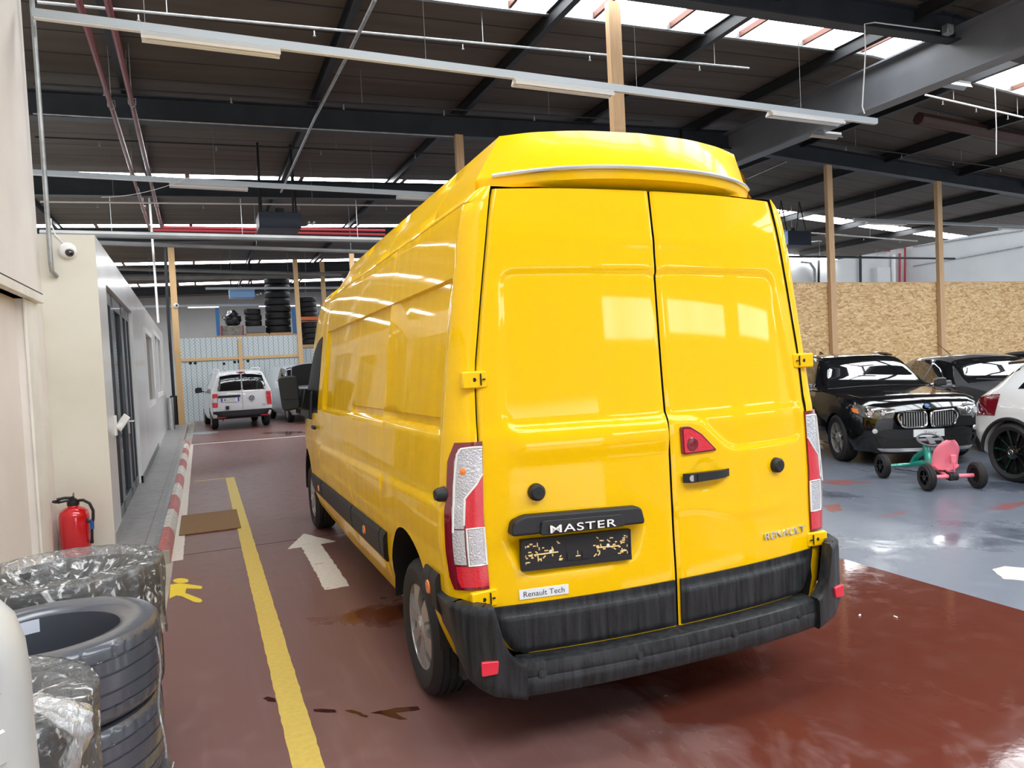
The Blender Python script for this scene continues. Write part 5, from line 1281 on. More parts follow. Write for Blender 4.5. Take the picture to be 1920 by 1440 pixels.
for sg in (-1, 1):
    c.patch('side_window', m_glass_dk, lambda v: -2.62, lambda v: -1.62-.50*v, 6.35, 8.7, sg)
    c.patch('side_window', m_glass_dk, lambda v: -3.55, lambda v: -2.70, 6.35, 8.7, sg)
    wing_mirror(c, .88, -1.62, 1.03, sg, m_blk_paint)
    b = MB(); b.tube([c.P(y, 9.4, sg, .02) for y in (-2.2, -2.35, -2.7, -3.2, -3.7)], [.012, .02, .02, .02, .012], 8); b.build('roof_rail', m_blk_paint, c.root)
    pl = [(.40, .80), (.62, .83), (.83, .86), (.86, .80), (.80, .70), (.62, .66), (.44, .675)]; po = pl if sg > 0 else mirror_x(pl)
    hl = c.plate('headlight', m_lens_smoke, po, -.03, .012, bevel=.006)
    for hx, rr_ in ((.56, .045), (.70, .06)):
        b = MB(); p = Vector((sg*hx, c.end_y(hx, .745)+.016, .745)); b.lathe([(rr_*.65, .0), (rr_*.8, .012), (rr_, .0)], p, (sg*.4, 1, 0), 20); b.disc(p, (sg*.4, 1, 0), rr_*.55, .008, 16); b.build('lamp_ring', m_chrome, hl)
    q = [(.80, .80), (.835, .81), (.835, .755), (.79, .73)]; c.plate('turn_lamp', m_lens_orange, q if sg > 0 else mirror_x(q), 0, .016, hl)
    kid = rounded([(.028, .752), (.33, .772), (.40, .70), (.35, .575), (.30, .55), (.028, .55)], .06); ki = kid if sg > 0 else mirror_x(kid)
    kg = c.plate('kidney_grille', m_dark, ki, -.02, .02)
    b = MB(); b.tube([(x, c.end_y(x, z)+.028, z) for x, z in ki], .013, 8, closed=True); b.build('chrome_surround', m_chrome, kg)
    for k in range(10):
        x = sg*(.060+.032*k); zt = .745 if k < 9 else .70; zb_ = .565 if k < 8 else .59
        b = MB(); b.tube([(x, c.end_y(x, z)+.030, z) for z in (zb_, (zb_+zt)/2, zt)], .0065, 6); b.build('grille_bar', m_alu, kg)
    b = MB(); p = Vector((sg*.66, c.end_y(.66, .50)+.01, .50)); b.lathe([(.001, .014), (.028, .012), (.036, 0)], p, (sg*.4, 1, 0), 20); b.build('fog_lamp', m_lens_clear, c.root)
low = [(-.82, .42), (-.55, .52), (.55, .52), (.82, .42), (.80, .17), (-.80, .17)]
lo_ = c.plate('lower_bumper', m_black, rounded(low, .06), -.05, .010, bevel=.006)
c.plate('air_intake', m_dark, rounded([(-.50, .39), (.50, .39), (.56, .28), (-.56, .28)], .03), 0, .016, lo_)
c.plate('skid_strip', m_alu, rounded([(-.64, .265), (.64, .265), (.58, .215), (-.58, .215)], .02), 0, .018, lo_)
pl_ = c.plate('number_plate', m_sticker, [(-.20, .515), (.20, .515), (.20, .415), (-.20, .415)], 0, .030, lo_)
b = MB(); b.disc((0, c.end_y(0, .80)+.0, .825), (0, .6, .8), .04, .012, 24); em = b.build('bonnet_emblem', m_chrome, c.root)
b = MB(); b.disc((0, c.end_y(0, .80)+.006, .834), (0, .6, .8), .028, .006, 20); b.build('emblem_centre', mat('emblem_blue', (.08, .2, .5), .3), em)
for sg in (-1, 1):
    wheel(c.root, (sg*.78, -.86, .345), sg, .345, .225, .235, 'double', m_silver, spokes=5); wheel(c.root, (sg*.78, -3.62, .345), sg, .345, .225, .235, 'double', m_silver, spokes=5)
b = MB(); b.tube([c.P(-3.55, 12, 1, .0), c.P(-3.75, 12, 1, .02)+Vector((0, 0, .05)), c.P(-3.85, 12, 1, .0)], [.01, .03, .012], 8); b.build('antenna', m_blk_paint, c.root)
fit = text('plate_lettering', 'Z/ary', .085, mat('plate_grey', (.25, .27, .3), .5), pl_, Matrix.Translation((0, c.end_y(0, .465)+.031, .465)) @ Matrix.Rotation(pi, 4, 'Z') @ Matrix.Rotation(pi/2, 4, 'X'), .001, shear=.3)
# --- hatchbacks further right and the grey car by the van
HAT = [(0, .28, .50, .66, .68, .50, .62, .58, .48), (-.06, .23, .50, .74, .77, .64, .74, .70, .58), (-.25, .19, .52, .82, .86, .75, .84, .78, .66), (-.6, .18, .56, .90, .93, .78, .865, .82, .72), (-1.1, .18, .58, .95, .985, .78, .875, .84, .74), (-1.32, .18, .58, .97, 1.0, .78, .875, .84, .72),
       (-2.1, .18, .58, .95, 1.37, .78, .875, .84, .57), (-2.6, .18, .58, .95, 1.42, .78, .875, .84, .555), (-3.3, .18, .58, .96, 1.40, .78, .87, .83, .55), (-3.85, .2, .58, .97, 1.28, .76, .86, .81, .53), (-4.15, .28, .58, .92, .96, .70, .80, .74, .50), (-4.22, .34, .56, .82, .85, .62, .72, .66, .48)]
def hatch(name, label, loc, ang, m, rim, front=True):
    c = Car(name, label, 'car', loc, ang, HAT); c.body(m, (-.80, -3.42), .345)
    c.patch('windscreen', m_glass_dk, -2.07, -1.34, 8.6, 12, both=True, nv=6)
    for sg in (-1, 1):
        c.patch('side_window', m_glass_dk, lambda v: -2.55, lambda v: -1.52-.50*v, 6.35, 8.7, sg); c.patch('side_window', m_glass_dk, lambda v: -3.3, lambda v: -2.63, 6.35, 8.7, sg)
        wing_mirror(c, .85, -1.52, .97, sg, m)
        pl = [(.42, .70), (.64, .74), (.80, .79), (.82, .73), (.76, .60), (.58, .57), (.44, .60)]; hl = c.plate('headlight', m_lens_clear, pl if sg > 0 else mirror_x(pl), -.03, .012, bevel=.006)
        for hx in (.56, .69): b = MB(); p = Vector((sg*hx, c.end_y(hx, .66)+.015, .66)); b.lathe([(.03, .0), (.042, .012), (.055, .0)], p, (sg*.4, 1, 0), 18); b.build('lamp_ring', m_chrome, hl)
        wheel(c.root, (sg*.755, -.80, .315), sg, .315, .205, .21, 'single', rim, spokes=9); wheel(c.root, (sg*.755, -3.42, .315), sg, .315, .205, .21, 'single', rim, spokes=9)
    lo_ = c.plate('lower_bumper', m_black, rounded([(-.70, .40), (.70, .40), (.70, .24), (-.70, .24)], .05), -.04, .012)
    c.plate('grille', m_dark, rounded([(-.34, .70), (.34, .70), (.30, .58), (-.30, .58)], .04), -.02, .012)
    for k in range(2): b = MB(); b.tube([c.P(-1.36, 12, 1, .012)+Vector((-.55+.62*k, 0, -.01)), c.P(-1.42, 12, 1, .02)+Vector((-.05+.62*k, 0, .0))], .01, 6); b.build('wiper', m_black, c.root)
    b = MB(); b.tube([c.P(-3.2, 12, 1, 0), c.P(-3.55, 12, 1, .0)+Vector((.0, -.12, .27))], [.008, .003], 6); b.build('antenna', m_black, c.root)
    return c
BK = Vector((.438, .899, 0)); SD = Vector((.899, -.438, 0)); HB = ang_to(-.438, -.899); O1 = Vector((8.86, 6.80, 0))
hatch('hatchback', 'dark grey hatchback parked beside the black SUV, half hidden by it', O1+SD*2.3+BK*.35, HB, m_grey_paint, m_alu)
hatch('hatchback', 'dark car behind the white car, only its roof and aerial in view', O1+SD*4.55+BK*1.4, HB, m_grey2_paint, m_alu)
hatch('hatchback', 'slate grey car showing one headlight past the right side of the yellow van', O1-SD*2.32-BK*-.12, HB, m_grey2_paint, m_alu)
# --- white car seen by its rear flank at the right edge
GL = [(0, .36, .62, .88, .92, .66, .74, .70, .60), (-.08, .28, .62, .95, 1.0, .72, .80, .76, .62), (-.28, .24, .62, 1.0, 1.12, .78, .87, .82, .60), (-.62, .22, .62, 1.02, 1.36, .80, .895, .86, .585), (-.95, .22, .62, 1.02, 1.45, .80, .90, .87, .59), (-1.6, .22, .62, 1.0, 1.49, .80, .90, .87, .60), (-2.3, .2, .62, .98, 1.48, .80, .90, .86, .60), (-2.9, .2, .62, .97, 1.05, .80, .90, .86, .7), (-4.0, .2, .6, .9, .93, .76, .86, .8, .66), (-4.4, .3, .55, .75, .78, .6, .7, .64, .5)]
hd = radians(193); vx, vy = -sin(hd), -cos(hd)      # rear end looks away from the heading
c = Car('white_suv', 'white car cut by the right edge with its dark spoked rear wheel in view', 'car', (0, 0, 0), ang_to(vx, vy), GL, warp=.26)
wl = Vector((8.66, 5.52, 0)); X_ = Vector((vy, -vx, 0)); Y_ = Vector((vx, vy, 0)); c.root.location = wl+X_*.875+Y_*.80
c.body(m_white_paint, (-.82, -3.52), .405)
c.patch('rear_window', m_glass_dk, -.66, -.18, 8.4, 12, both=True, nv=6)
for sg in (-1, 1):
    c.patch('side_window', m_glass_dk, lambda v: -1.62, lambda v: -.80-.25*v, 6.5, 8.7, sg); c.patch('side_window', m_glass_dk, lambda v: -2.6+.3*v, lambda v: -1.70, 6.5, 8.7, sg)
    tl = c.patch('tail_lamp', m_lens_dk, lambda v: -.40-.10*v, lambda v: -.03-.05*v, 4.75, 6.05, sg, off=.008)
    b = MB(); b.cbox(c.P(-1.35, 5.6, sg, .02), (.03, .19, .035)); b.build('door_handle', m_white_paint, c.root, bevel=.01)
    ar = MB(); P_ = [(-.82-.412*cos(pi*k/24), .33+.412*sin(pi*k/24)) for k in range(25)]; ar.tube([(sg*.893, y, z) for y, z in P_], .022, 8); ar.build('arch_trim', m_black, c.root)
    for ya in (-.82, -3.52):
        w_ = wheel(c.root, (sg*.785, ya, .35), sg, .35, .235, .268, 'single', m_blackgloss, spokes=10)
        b = MB(); b.lathe([(.262, .098), (.270, .100), (.272, .090)], (sg*.785, ya, .35), (sg, 0, 0), 44); b.build('rim_edge', m_alu, w_)
    b = MB(); o_ = Vector((sg*.893, -.82, .35)); r_ = .030
    for k in range(3): a = pi/2+2*pi*k/3; b.tube([o_, o_+Vector((0, cos(a)*r_, sin(a)*r_))], [.005, .002], 6)
    b.tube([o_+Vector((0, cos(2*pi*k/20)*r_, sin(2*pi*k/20)*r_)) for k in range(20)], .003, 6, closed=True); b.build('hub_badge', m_chrome, c.root)
b = MB(); b.shell(lambda u, v, d: Vector((-.6+1.2*u, -.52-.40*v, 1.475-.05*abs(2*u-1)**2-.03*(1-v)-d*.03)), lin(0, 1, 10), lin(0, 1, 4), 1); b.build('roof_spoiler', m_blackgloss, c.root)
c.plate('rear_bumper', m_black, rounded([(-.72, .50), (.72, .50), (.66, .32), (-.66, .32)], .05), -.03, .012)
# --- small white panel van and the silver van at the far end
CAD = [(0, .42, .78, 1.10, 1.14, .76, .84, .82, .70), (-.05, .36, .78, 1.16, 1.62, .80, .88, .86, .63), (-.12, .34, .78, 1.18, 1.74, .82, .893, .87, .64), (-.5, .3, .78, 1.18, 1.80, .83, .895, .875, .66), (-1.6, .26, .75, 1.18, 1.82, .83, .895, .875, .66), (-2.6, .24, .72, 1.15, 1.80, .83, .895, .87, .64), (-3.0, .24, .7, 1.12, 1.66, .83, .895, .87, .64), (-3.6, .24, .68, 1.05, 1.12, .82, .88, .84, .70), (-4.2, .26, .6, .9, .94, .74, .8, .76, .62), (-4.4, .34, .55, .75, .78, .6, .7, .64, .5)]
c = Car('small_van', 'small white panel van seen from behind at the far end of the lane', 'van', (1.10, 23.75, 0), radians(180+4), CAD, warp=.06)
c.body(m_white_paint, (-.88, -3.56), .35)
for sg in (-1, 1):
    q = rounded([(.02, 1.71), (.60, 1.68), (.71, 1.22), (.69, 1.19), (.02, 1.19)], .06); c.plate('rear_window', m_glass_dk, q if sg > 0 else mirror_x(q), -.03, .008)
    q = rounded([(.70, 1.12), (.85, 1.12), (.87, .70), (.72, .70)], .03); tl = c.plate('tail_light', m_lens_red, q if sg > 0 else mirror_x(q), -.06, .015)
    q = [(.72, .99), (.85, .99), (.86, .84), (.725, .84)]; c.plate('clear_lens', m_lens_clear if sg > 0 else m_lens_red, q if sg > 0 else mirror_x(q), -.02, .019, tl)
    q = [(.50, .40), (.76, .41), (.76, .37), (.50, .365)]; c.plate('reflector', m_refl, q if sg > 0 else mirror_x(q), 0, .034)
    c.patch('side_window', m_glass_dk, lambda v: -2.75+.1*v, lambda v: -1.9, 6.4, 8.8, sg); wing_mirror(c, .90, -2.85, 1.18, sg, m_black, (.24, .12, .2))
    wheel(c.root, (sg*.77, -.88, .31), sg, .31, .2, .2, 'cover', m_silver); wheel(c.root, (sg*.77, -3.56, .31), sg, .31, .2, .2, 'cover', m_silver)
    b = MB(); b.tube([(sg*.60, -.4, 1.79), (sg*.60, -.42, 1.86), (sg*.60, -2.2, 1.88), (sg*.60, -2.3, 1.80)], .016, 6); b.build('roof_bar', m_white, c.root)
c.plate('rear_bumper', m_black, rounded([(-.86, .58), (.86, .58), (.84, .34), (-.84, .34)], .04), -.10, .03)
b = MB(); b.box(-.0035, .0035, c.end_y(0, 1)-.002, c.end_y(0, 1)+.004, .60, 1.72); b.build('door_seam', m_dark, c.root)
c.plate('high_brake_light', m_lens_dk, [(-.12, 1.765), (.12, 1.765), (.12, 1.72), (-.12, 1.72)], -.03, .03)
hb = c.plate('plate_recess', m_black, rounded([(.06, 1.055), (.70, 1.055), (.70, .985), (.06, .985)], .03), -.02, .02)
np_ = c.plate('number_plate', m_sticker, [(.10, .97), (.62, .97), (.62, .86), (.10, .86)], -.0, .015)
for x0, x1 in ((.575, .62), (.10, .145)): c.plate('plate_band', mat('plate_blue', (.02, .08, .45), .4), [(x0, .97), (x1, .97), (x1, .86), (x0, .86)], 0, .017, np_)
text('plate_lettering', 'EF-117-CM', .095, m_ink, np_, Matrix.Translation((.36, c.end_y(.36, .915)+.018, .915)) @ Matrix.Rotation(pi, 4, 'Z') @ Matrix.Rotation(pi/2, 4, 'X'), .001, sx=.82)
b = MB(); o_ = Vector((-.27, c.end_y(.27, .93)+.008, .93)); R_ = .072
b.tube([o_+Vector((cos(2*pi*k/28)*R_, .004, sin(2*pi*k/28)*R_)) for k in range(28)], .010, 6, closed=True)
for pts in ([(-.045, .05), (-.012, -.052), (0, -.02), (.012, -.052), (.045, .05)], [(-.028, .062), (0, .0), (.028, .062)]): b.tube([o_+Vector((x, .006, z)) for x, z in pts], .008, 6)
b.build('round_emblem', m_ink2, c.root)
c.plate('latch', m_black, rounded([(.40, .73), (.50, .73), (.50, .62), (.40, .62)], .02), 0, .012)
text('model_lettering', 'TDI', .06, m_ink2, c.root, Matrix.Translation((-.62, c.end_y(.62, .70)+.006, .70)) @ Matrix.Rotation(pi, 4, 'Z') @ Matrix.Rotation(pi/2, 4, 'X'), .002)
VIT = [(0, .30, .55, .80, .84, .60, .70, .66, .56), (-.08, .25, .55, .92, .96, .74, .84, .80, .70), (-.35, .22, .58, 1.02, 1.06, .84, .93, .88, .78), (-.8, .22, .60, 1.10, 1.16, .86, .95, .91, .80), (-1.05, .22, .62, 1.12, 1.2, .86, .955, .92, .80), (-1.85, .22, .65, 1.15, 1.84, .86, .955, .92, .68), (-2.3, .22, .65, 1.15, 1.90, .86, .955, .92, .70), (-4.25, .25, .65, 1.15, 1.90, .86, .955, .92, .70), (-4.5, .3, .65, 1.1, 1.75, .84, .94, .9, .68), (-4.55, .34, .6, 1.0, 1.06, .8, .9, .86, .66)]
c = Car('silver_van', 'pale silver van with its bonnet open beside the small white van', 'van', (3.56, 24.4, 0), radians(180+7), VIT, warp=.2)
c.body(m_silver_paint, (-.95, -3.7), .37)
c.patch('windscreen', m_carglass if 0 else m_glass_dk, -1.8, -1.06, 8.6, 12, both=True, nv=6)
for sg in (-1, 1):
    c.patch('side_window', m_glass_dk, lambda v: -2.45, lambda v: -1.35-.45*v, 6.4, 8.8, sg); wing_mirror(c, .93, -1.40, 1.22, sg, m_silver_paint, (.2, .12, .26))
    wheel(c.root, (sg*.83, -.95, .33), sg, .33, .21, .2, 'cover', m_silver); wheel(c.root, (sg*.83, -3.7, .33), sg, .33, .21, .2, 'cover', m_silver)
    q = [(.46, .86), (.74, .93), (.80, .84), (.72, .70), (.48, .70)]; c.plate('headlight', m_lens_clear, q if sg > 0 else mirror_x(q), -.03, .012)
c.plate('engine_bay', m_dark, rounded([(-.68, .99), (.68, .99), (.62, .72), (-.62, .72)], .06), -.04, .02)
c.plate('grille_bar', m_chrome, [(-.40, .80), (.40, .80), (.38, .76), (-.38, .76)], 0, .028)
c.plate('lower_bumper', m_black, rounded([(-.82, .52), (.82, .52), (.78, .28), (-.78, .28)], .05), -.05, .012)
b = MB(); b.shell(lambda u, v, d: Vector((-.76+1.52*u, -.98+.42*v+.05*sin(pi*v), 1.20+.72*v-.10*abs(2*u-1)**3-d*.03)), lin(0, 1, 12), lin(0, 1, 8), 1); b.build('open_bonnet', m_dark, c.root)
b = MB(); b.shell(lambda u, v, d: Vector((-.78+1.56*u, -1.005+.42*v+.05*sin(pi*v), 1.215+.735*v-.10*abs(2*u-1)**3-d*.02)), lin(0, 1, 12), lin(0, 1, 8), 1); b.build('bonnet_skin', m_silver_paint, c.root)
# --- the pedal kart
K0 = Vector((7.77, 5.61, 0))
kt = thing('pedal_kart', 'pink and teal child\'s pedal kart on the blue grey floor before the black SUV', 'pedal kart', K0, ang_to(.40, .917))
def kw(x, y, r=.150): return wheel(kt, (x, y, r), 1 if x > 0 else -1, r, .085, .098, 'single', m_blackgloss, spokes=5)
for x, y in ((-.285, 0), (.285, 0), (-.335, .90), (.30, .84)): kw(x, y)
b = MB(); b.tube([(-.24, 0, .15), (.24, 0, .15)], .024, 10); b.tube([(-.06, 0, .155), (-.03, .22, .19), (0, .40, .21)], .022, 8); b.tube([(.06, 0, .155), (.03, .22, .19), (0, .40, .21)], .022, 8); b.tube([(0, .05, .19), (0, .46, .215)], .026, 10); b.build('rear_frame', m_pinkm, kt)
b = MB(); b.tube([(0, .40, .215), (0, .60, .215), (0, .82, .17)], .038, 10); b.tube([(0, .84, .17), (0, .74, .27), (0, .60, .345), (0, .46, .37)], .033, 10); b.tube([(0, .40, .12), (0, .45, .25), (0, .50, .40), (0, .52, .44)], [.036, .046, .044, .034], 10); b.tube([(-.29, .89, .15), (0, .81, .17), (.26, .85, .15)], .02, 8); b.build('front_frame', m_teal, kt)
b = MB(); b.tube([(0, .50, .42), (0, .44, .50)], .012, 8); b.build('steering_column', m_black, kt)
sw = MB(); M5 = Matrix.Translation((0, .425, .52)) @ Matrix.Rotation(radians(38), 4, 'X')
sw.T = M5; sw.tube([(cos(2*pi*k/28)*.145, sin(2*pi*k/28)*.105, 0) for k in range(28)], .013, 8, closed=True); sw.box(-.13, .13, -.02, .02, -.008, .008); sw.box(-.035, .035, -.08, .04, -.012, .014); sw.build('steering_wheel', mat('kart_grey', (.10, .10, .11), .45), kt)
b = MB()
def seat(u, v, d):
    x = (2*u-1)
    if v < .42: t = v/.42; w = .11+.035*t; y, z = .34-.26*t, .235-.03*t; z += .055*abs(x)**2.5
    else: t = (v-.42)/.58; w = .148-.05*max(0, t-.62)/.38*1.2; y, z = .08-.10*t+.03*sin(pi*t), .205+.36*t; y += .075*abs(x)**2.2*(1-.4*t)
    if v > .85: w *= sqrt(max(.05, 1-((v-.85)/.15)**2*.75))
    return Vector((x*w, y-(d*.012 if v > .42 else 0), z-(d*.012 if v <= .42 else 0)))
b.shell(seat, lin(0, 1, 17), lin(0, 1, 24), 1); b.build('seat', m_pink, kt, sharp=50)
b = MB(); b.box(-.03, .03, -.045, .0, .30, .40).box(-.008, .008, -.055, -.03, .20, .33); b.build('seat_bracket', m_pinkm, kt, bevel=.008)
b = MB(); b.prism(rounded([(-.05, .10), (.30, .14), (.30, .22), (-.05, .19)], .03), lambda u, v: (-.045, u, v), lambda u, v: (-.015, u, v)); b.lathe([(.02, -.03), (.05, -.03), (.05, .03), (.02, .03)], (.02, 0, .15), (1, 0, 0), 18, closed=True); b.build('chain_guard', m_black, kt)
for s, z in ((-1, .06), (1, .17)):
    b = MB(); b.tube([(s*.03, .42, .125), (s*.07, .42+.03*s, z), (s*.10, .42+.03*s, z)], .007, 6); b.cbox((s*.13, .42+.03*s, z), (.075, .06, .018)); b.build('pedal', m_black, kt)
b = MB(); b.tube([(-.22, .84, .12), (-.05, .60, .11), (0, .45, .14)], .006, 6).tube([(.22, .84, .12), (.05, .60, .11), (0, .45, .14)], .006, 6); b.build('steering_rod', m_rafter, kt)
# ---------------------------------------------------------------- wrapped tyres at the near left
def road_tyre(name, R_, W_, rr, m, n=240, blocks=46):
    w = W_/2
    prof = [(rr, -.80), (rr+.012, -.90), (rr+(R_-rr)*.45, -1.0), (R_*.945, -.95), (R_*.978, -.86)]
    hs = [-.78, -.60, -.585, -.55, -.535, -.25, -.235, -.195, -.18, .0, .18, .195, .235, .25, .535, .55, .585, .60, .78]
    prof += [(None, h) for h in hs]+[(R_*.978, .86), (R_*.945, .95), (rr+(R_-rr)*.45, 1.0), (rr+.012, .90), (rr, .80), (rr-.006, .3), (rr-.006, -.3)]
    V = []; P = len(prof)
    for k in range(n):
        a = 2*pi*k/n; ca, sa = cos(a), sin(a)
        for r, h in prof:
            if r is None:
                r = R_-.010*abs(h)**3
                if any(abs(abs(h)-g) < .021 for g in (.565, .215)): r -= .008
                ph = (a*blocks/(2*pi)+abs(h)*.35) % 1
                if abs(h) > .58 and ph < .16: r -= .006
                if .24 < abs(h) < .54 and (ph+.4) % 1 < .12: r -= .003
            V.append(Vector((r*ca, r*sa, h*w)))
    F = [(k*P+i, ((k+1) % n)*P+i, ((k+1) % n)*P+(i+1) % P, k*P+(i+1) % P) for k in range(n) for i in range(P)]
    return MB().add(V, F).build(name, m, None, sharp=35)
def film_material(name, base, white, bump=9, st=.9, strt=(1, 1, 1)):
    m = bpy.data.materials.new(name); m.use_nodes = True; nt = m.node_tree; nt.nodes.clear(); N = nt.nodes.new; L = nt.links.new
    tc = N('ShaderNodeTexCoord').outputs['Object']; o = N('ShaderNodeOutputMaterial'); tr = N('ShaderNodeBsdfTransparent'); tr.inputs[0].default_value = (.93, .94, .95, 1)
    gl = N('ShaderNodeBsdfGlossy'); gl.inputs['Roughness'].default_value = .10; df = N('ShaderNodeBsdfTranslucent'); df.inputs[0].default_value = (.85, .87, .88, 1); d2 = N('ShaderNodeBsdfDiffuse'); d2.inputs[0].default_value = (.80, .82, .83, 1)
    n1 = noise_tex(N, L, tc, bump, 8, (strt, (0, 0, 0)), 1.6)
    bp = N('ShaderNodeBump'); bp.inputs['Strength'].default_value = st; bp.inputs['Distance'].default_value = .03; L(n1, bp.inputs['Height'])
    L(bp.outputs[0], gl.inputs['Normal'])
    lw = N('ShaderNodeLayerWeight'); lw.inputs[0].default_value = .30; L(bp.outputs[0], lw.inputs['Normal'])
    r = ramp(N, [(.56, (0, 0, 0)), (.68, (1, 1, 1))]); L(noise_tex(N, L, tc, bump*1.6, 8, (strt, (3, 1, 2)), 2.2), r.inputs[0])  # white streaks put the film's highlights into its colour
    f1 = math_(N, L, 'ADD', math_(N, L, 'MULTIPLY', r.outputs[0], white), base)
    m1 = N('ShaderNodeMixShader'); L(f1, m1.inputs[0]); L(tr.outputs[0], m1.inputs[1]); L(d2.outputs[0], m1.inputs[2])
    m2 = N('ShaderNodeMixShader'); L(math_(N, L, 'ADD', math_(N, L, 'MULTIPLY', lw.outputs['Fresnel'], .75), .04), m2.inputs[0]); L(m1.outputs[0], m2.inputs[1]); L(gl.outputs[0], m2.inputs[2]); L(m2.outputs[0], o.inputs[0])
    return m
m_film = film_material('stretch_film', .07, .65, 8, 1.0)
m_film2 = film_material('bunched_film', .22, .55, 16, 1.0, (1, 1, .35))
def stack(cx, cy, R_, W_, n, m, where, grp, jit=.012, src=None):
    out = []
    for k in range(n):
        if src is None: o = src = road_tyre('tyre', R_, W_*.985, R_*.64, m)
        else: o = src.copy(); COL.objects.link(o)
        o.location = (cx+rnd.uniform(-jit, jit), cy+rnd.uniform(-jit, jit), W_*(k+.5)); o.rotation_euler = (0, 0, rnd.uniform(0, 6))
        tag(o, (('topmost' if k == n-1 else ORD[k]))+' tyre '+where, 'tyre', grp); out.append(o)
    return out
SA = stack(-.565, 3.0, .37, .286, 3, m_rubber2, 'of the near stack tightly wrapped in clear film', 'tyres of the near wrapped stack')
b = MB(); b.lathe([(.232, -.11), (.2325, .11)], (0, 0, 0), (0, 0, 1), 10, a0=radians(104), a1=radians(130), ref=(1, 0, 0))
pl_ = b.build('paper_label', mat('label_paper', (.62, .66, .76), .5), SA[2]); SA[2].rotation_euler = (0, 0, 0)
SC_ = stack(-.62, 3.80, .37, .285, 3, m_rubber, 'of the stack behind, draped in loose clear film', 'tyres of the draped stack')
SD_ = stack(-.70, 2.235, .36, .292, 3, m_rubber, 'of the foremost stack, its film gathered in a bunch', 'tyres of the foremost stack')
def drape(name, cx, cy, R_, ztop, zlow, m, label, seed, ext=.0, sag=.05, rip=.02):
    b = MB(); nu, nr = 160, 44; off = Vector((seed*3.1, seed*1.7, 0))
    def f(i, j):
        a = 2*pi*i/nu; t = j/(nr-1); ca, sa = cos(a), sin(a)
        n1 = noise.noise(Vector((ca*1.6, sa*1.6, t*1.5))+off); n2 = noise.noise(Vector((ca*6, sa*6, t*4))+off); n3 = noise.noise(Vector((ca*16, sa*16, t*3))+off)
        R0 = R_+.018
        if t < .55:
            q = t/.55; r = R0*q; z = ztop+.012-sag*max(0, 1-(q/.72)**4)*(q < .99)+rip*(n2*.9+n3*.5)*q*(1.1-q)*1.6
        else:
            q = (t-.55)/.45; r = R0+ext*(.3+.7*n1)*q*(1-.2*q)+rip*(.5*n2+.35*n3)+.008; z = ztop+.012-.0*q-(ztop-zlow-.06*n1)*q**1.15
        r = max(r, 0) if t < .55 else max(r, R_+.012)
        return Vector((cx+ca*r, cy+sa*r, z))
    V = [f(i, j) for i in range(nu) for j in range(nr)]
    b.add(V, [(i*nr+j, ((i+1) % nu)*nr+j, ((i+1) % nu)*nr+j+1, i*nr+j+1) for i in range(nu) for j in range(nr-1)])
    o = b.build(name, m, None, sharp=180, weld=True); return tag(o, label, 'film')
drape('stretch_film', -.62, 3.80, .37, .875, .52, m_film, 'clear loose film draped over the tyre stack next to the extinguisher', 1, ext=.05, sag=.10, rip=.035)
fd = drape('stretch_film', -.70, 2.235, .36, .89, .35, m_film, 'clear film wrapped over the foremost tyre stack, bunched at its right side', 2, ext=.02, sag=.06, rip=.022)
kb = MB(); pts = [Vector((-.52, 2.12, .93)), Vector((-.43, 2.06, .96)), Vector((-.365, 2.01, .95)), Vector((-.325, 1.985, .915)), Vector((-.315, 1.98, .875)), Vector((-.335, 1.98, .82)), Vector((-.355, 1.98, .74)), Vector((-.37, 1.975, .62)), Vector((-.38, 1.97, .46))]
rs = [.015, .026, .032, .034, .030, .022, .018, .014, .010]; n_ = 28; N_ = 60; V = []
for i in range(N_):
    s_ = i/(N_-1)*(len(pts)-1); k = min(int(s_), len(pts)-2); p = pts[k].lerp(pts[k+1], s_-k); r0 = rs[k]+(rs[k+1]-rs[k])*(s_-k)
    for j in range(n_):
        a = 2*pi*j/n_; rr_ = r0*(1+.55*noise.noise(Vector((cos(a)*2.5, sin(a)*2.5, i*.12)))+.35*noise.noise(Vector((cos(a)*7, sin(a)*7, i*.22+5))))
        V.append(p+Vector((cos(a)*rr_*.95, sin(a)*rr_*.8, .25*rr_*cos(a))))
kb.add(V, [(i*n_+j, i*n_+(j+1) % n_, (i+1)*n_+(j+1) % n_, (i+1)*n_+j) for i in range(N_-1) for j in range(n_)]+[tuple(range(n_))[::-1], tuple((N_-1)*n_+j for j in range(n_))])
kn = kb.build('bunched_film', m_film2, fd, sharp=180); kn['label'] = 'crumpled bunch of film'
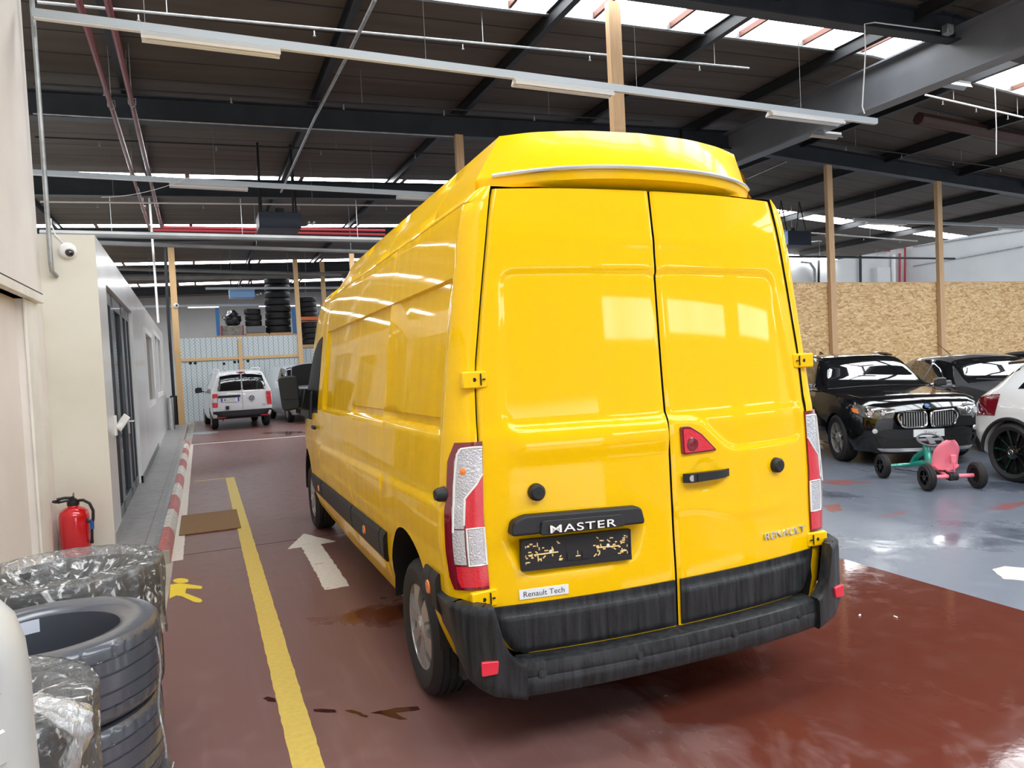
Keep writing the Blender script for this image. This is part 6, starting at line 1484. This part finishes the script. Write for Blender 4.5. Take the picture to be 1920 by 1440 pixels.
# film edges on the near stack: a loose vertical fold and a slanting hem
def edge_line(pts, r, name='film_edge'):
    b = MB(); b.tube(pts, r, 6); return b
def onA(a, z, d=.012): return Vector((-.565+(.37+d)*cos(radians(a)), 3.0+(.37+d)*sin(radians(a)), z))
b = edge_line([onA(-22, z, .02+.008*sin(z*20)) for z in lin(.80, .36, 12)], .0035); V0 = onA(-22, .8)
def skin(u, v, d): a = -110+100*u; return onA(a, .30-.22*(1-u)+.0*v+(.28-.06*u)*(v-1)*1.0, .010+.012*v-d*.002)
b2 = MB(); b2.grid(lambda u, v: skin(u, v, 0), lin(0, 1, 40), lin(0, 1, 12))
hem = tag(b2.build('stretch_film', m_film, None, sharp=180), 'loose hem of clear film round the foot of the near tyre stack', 'film')
b.build('film_edge', m_film2, hem); b = MB(); b.tube([skin(u, 1, 0)+Vector((0, 0, .0)) for u in lin(0, 1, 40)], .003, 6); b.build('film_edge', m_film2, hem)
# grey padded roll at the left edge
b = MB(); cx, cy = -.452, 1.55; prof = [(.001, 1.355), (.05, 1.352), (.09, 1.335), (.115, 1.30), (.128, 1.25), (.133, 1.18)]+[(.134+.003*sin(z*9), z) for z in lin(1.1, .05, 24)]+[(.12, 0.004), (.001, .004)]
b.lathe(prof, (cx, cy, 0), (0, 0, 1), 48)
ro = tag(b.build('padded_roll', m_grey_tube), 'tall smooth grey padded roll standing at the left edge before the tyres', 'roll')
for z in (1.225, 1.105): 
    b = MB(); b.lathe([(.1345, z-.03), (.139, z-.026), (.139, z+.026), (.1345, z+.03)], (cx, cy, 0), (0, 0, 1), 10, a0=radians(-62), a1=radians(-38), ref=(1, 0, 0)); b.build('pressed_mark', m_grey_tube, ro)
# ---------------------------------------------------------------- light
w = bpy.data.worlds.new('world'); SC.world = w; w.use_nodes = True
nt = w.node_tree; bg = nt.nodes['Background']; bg.inputs[0].default_value = (.75, .82, .9, 1); bg.inputs[1].default_value = 1.0
SC.view_settings.view_transform = 'Standard'; SC.view_settings.look = 'None'; SC.view_settings.gamma = 1; SC.view_settings.use_curve_mapping = False
SC.view_settings.exposure = 0.5
SC.cycles.use_denoising = True; SC.cycles.max_bounces = 8; SC.cycles.diffuse_bounces = 5; SC.cycles.transparent_max_bounces = 12
SC.cycles.sample_clamp_indirect = 8
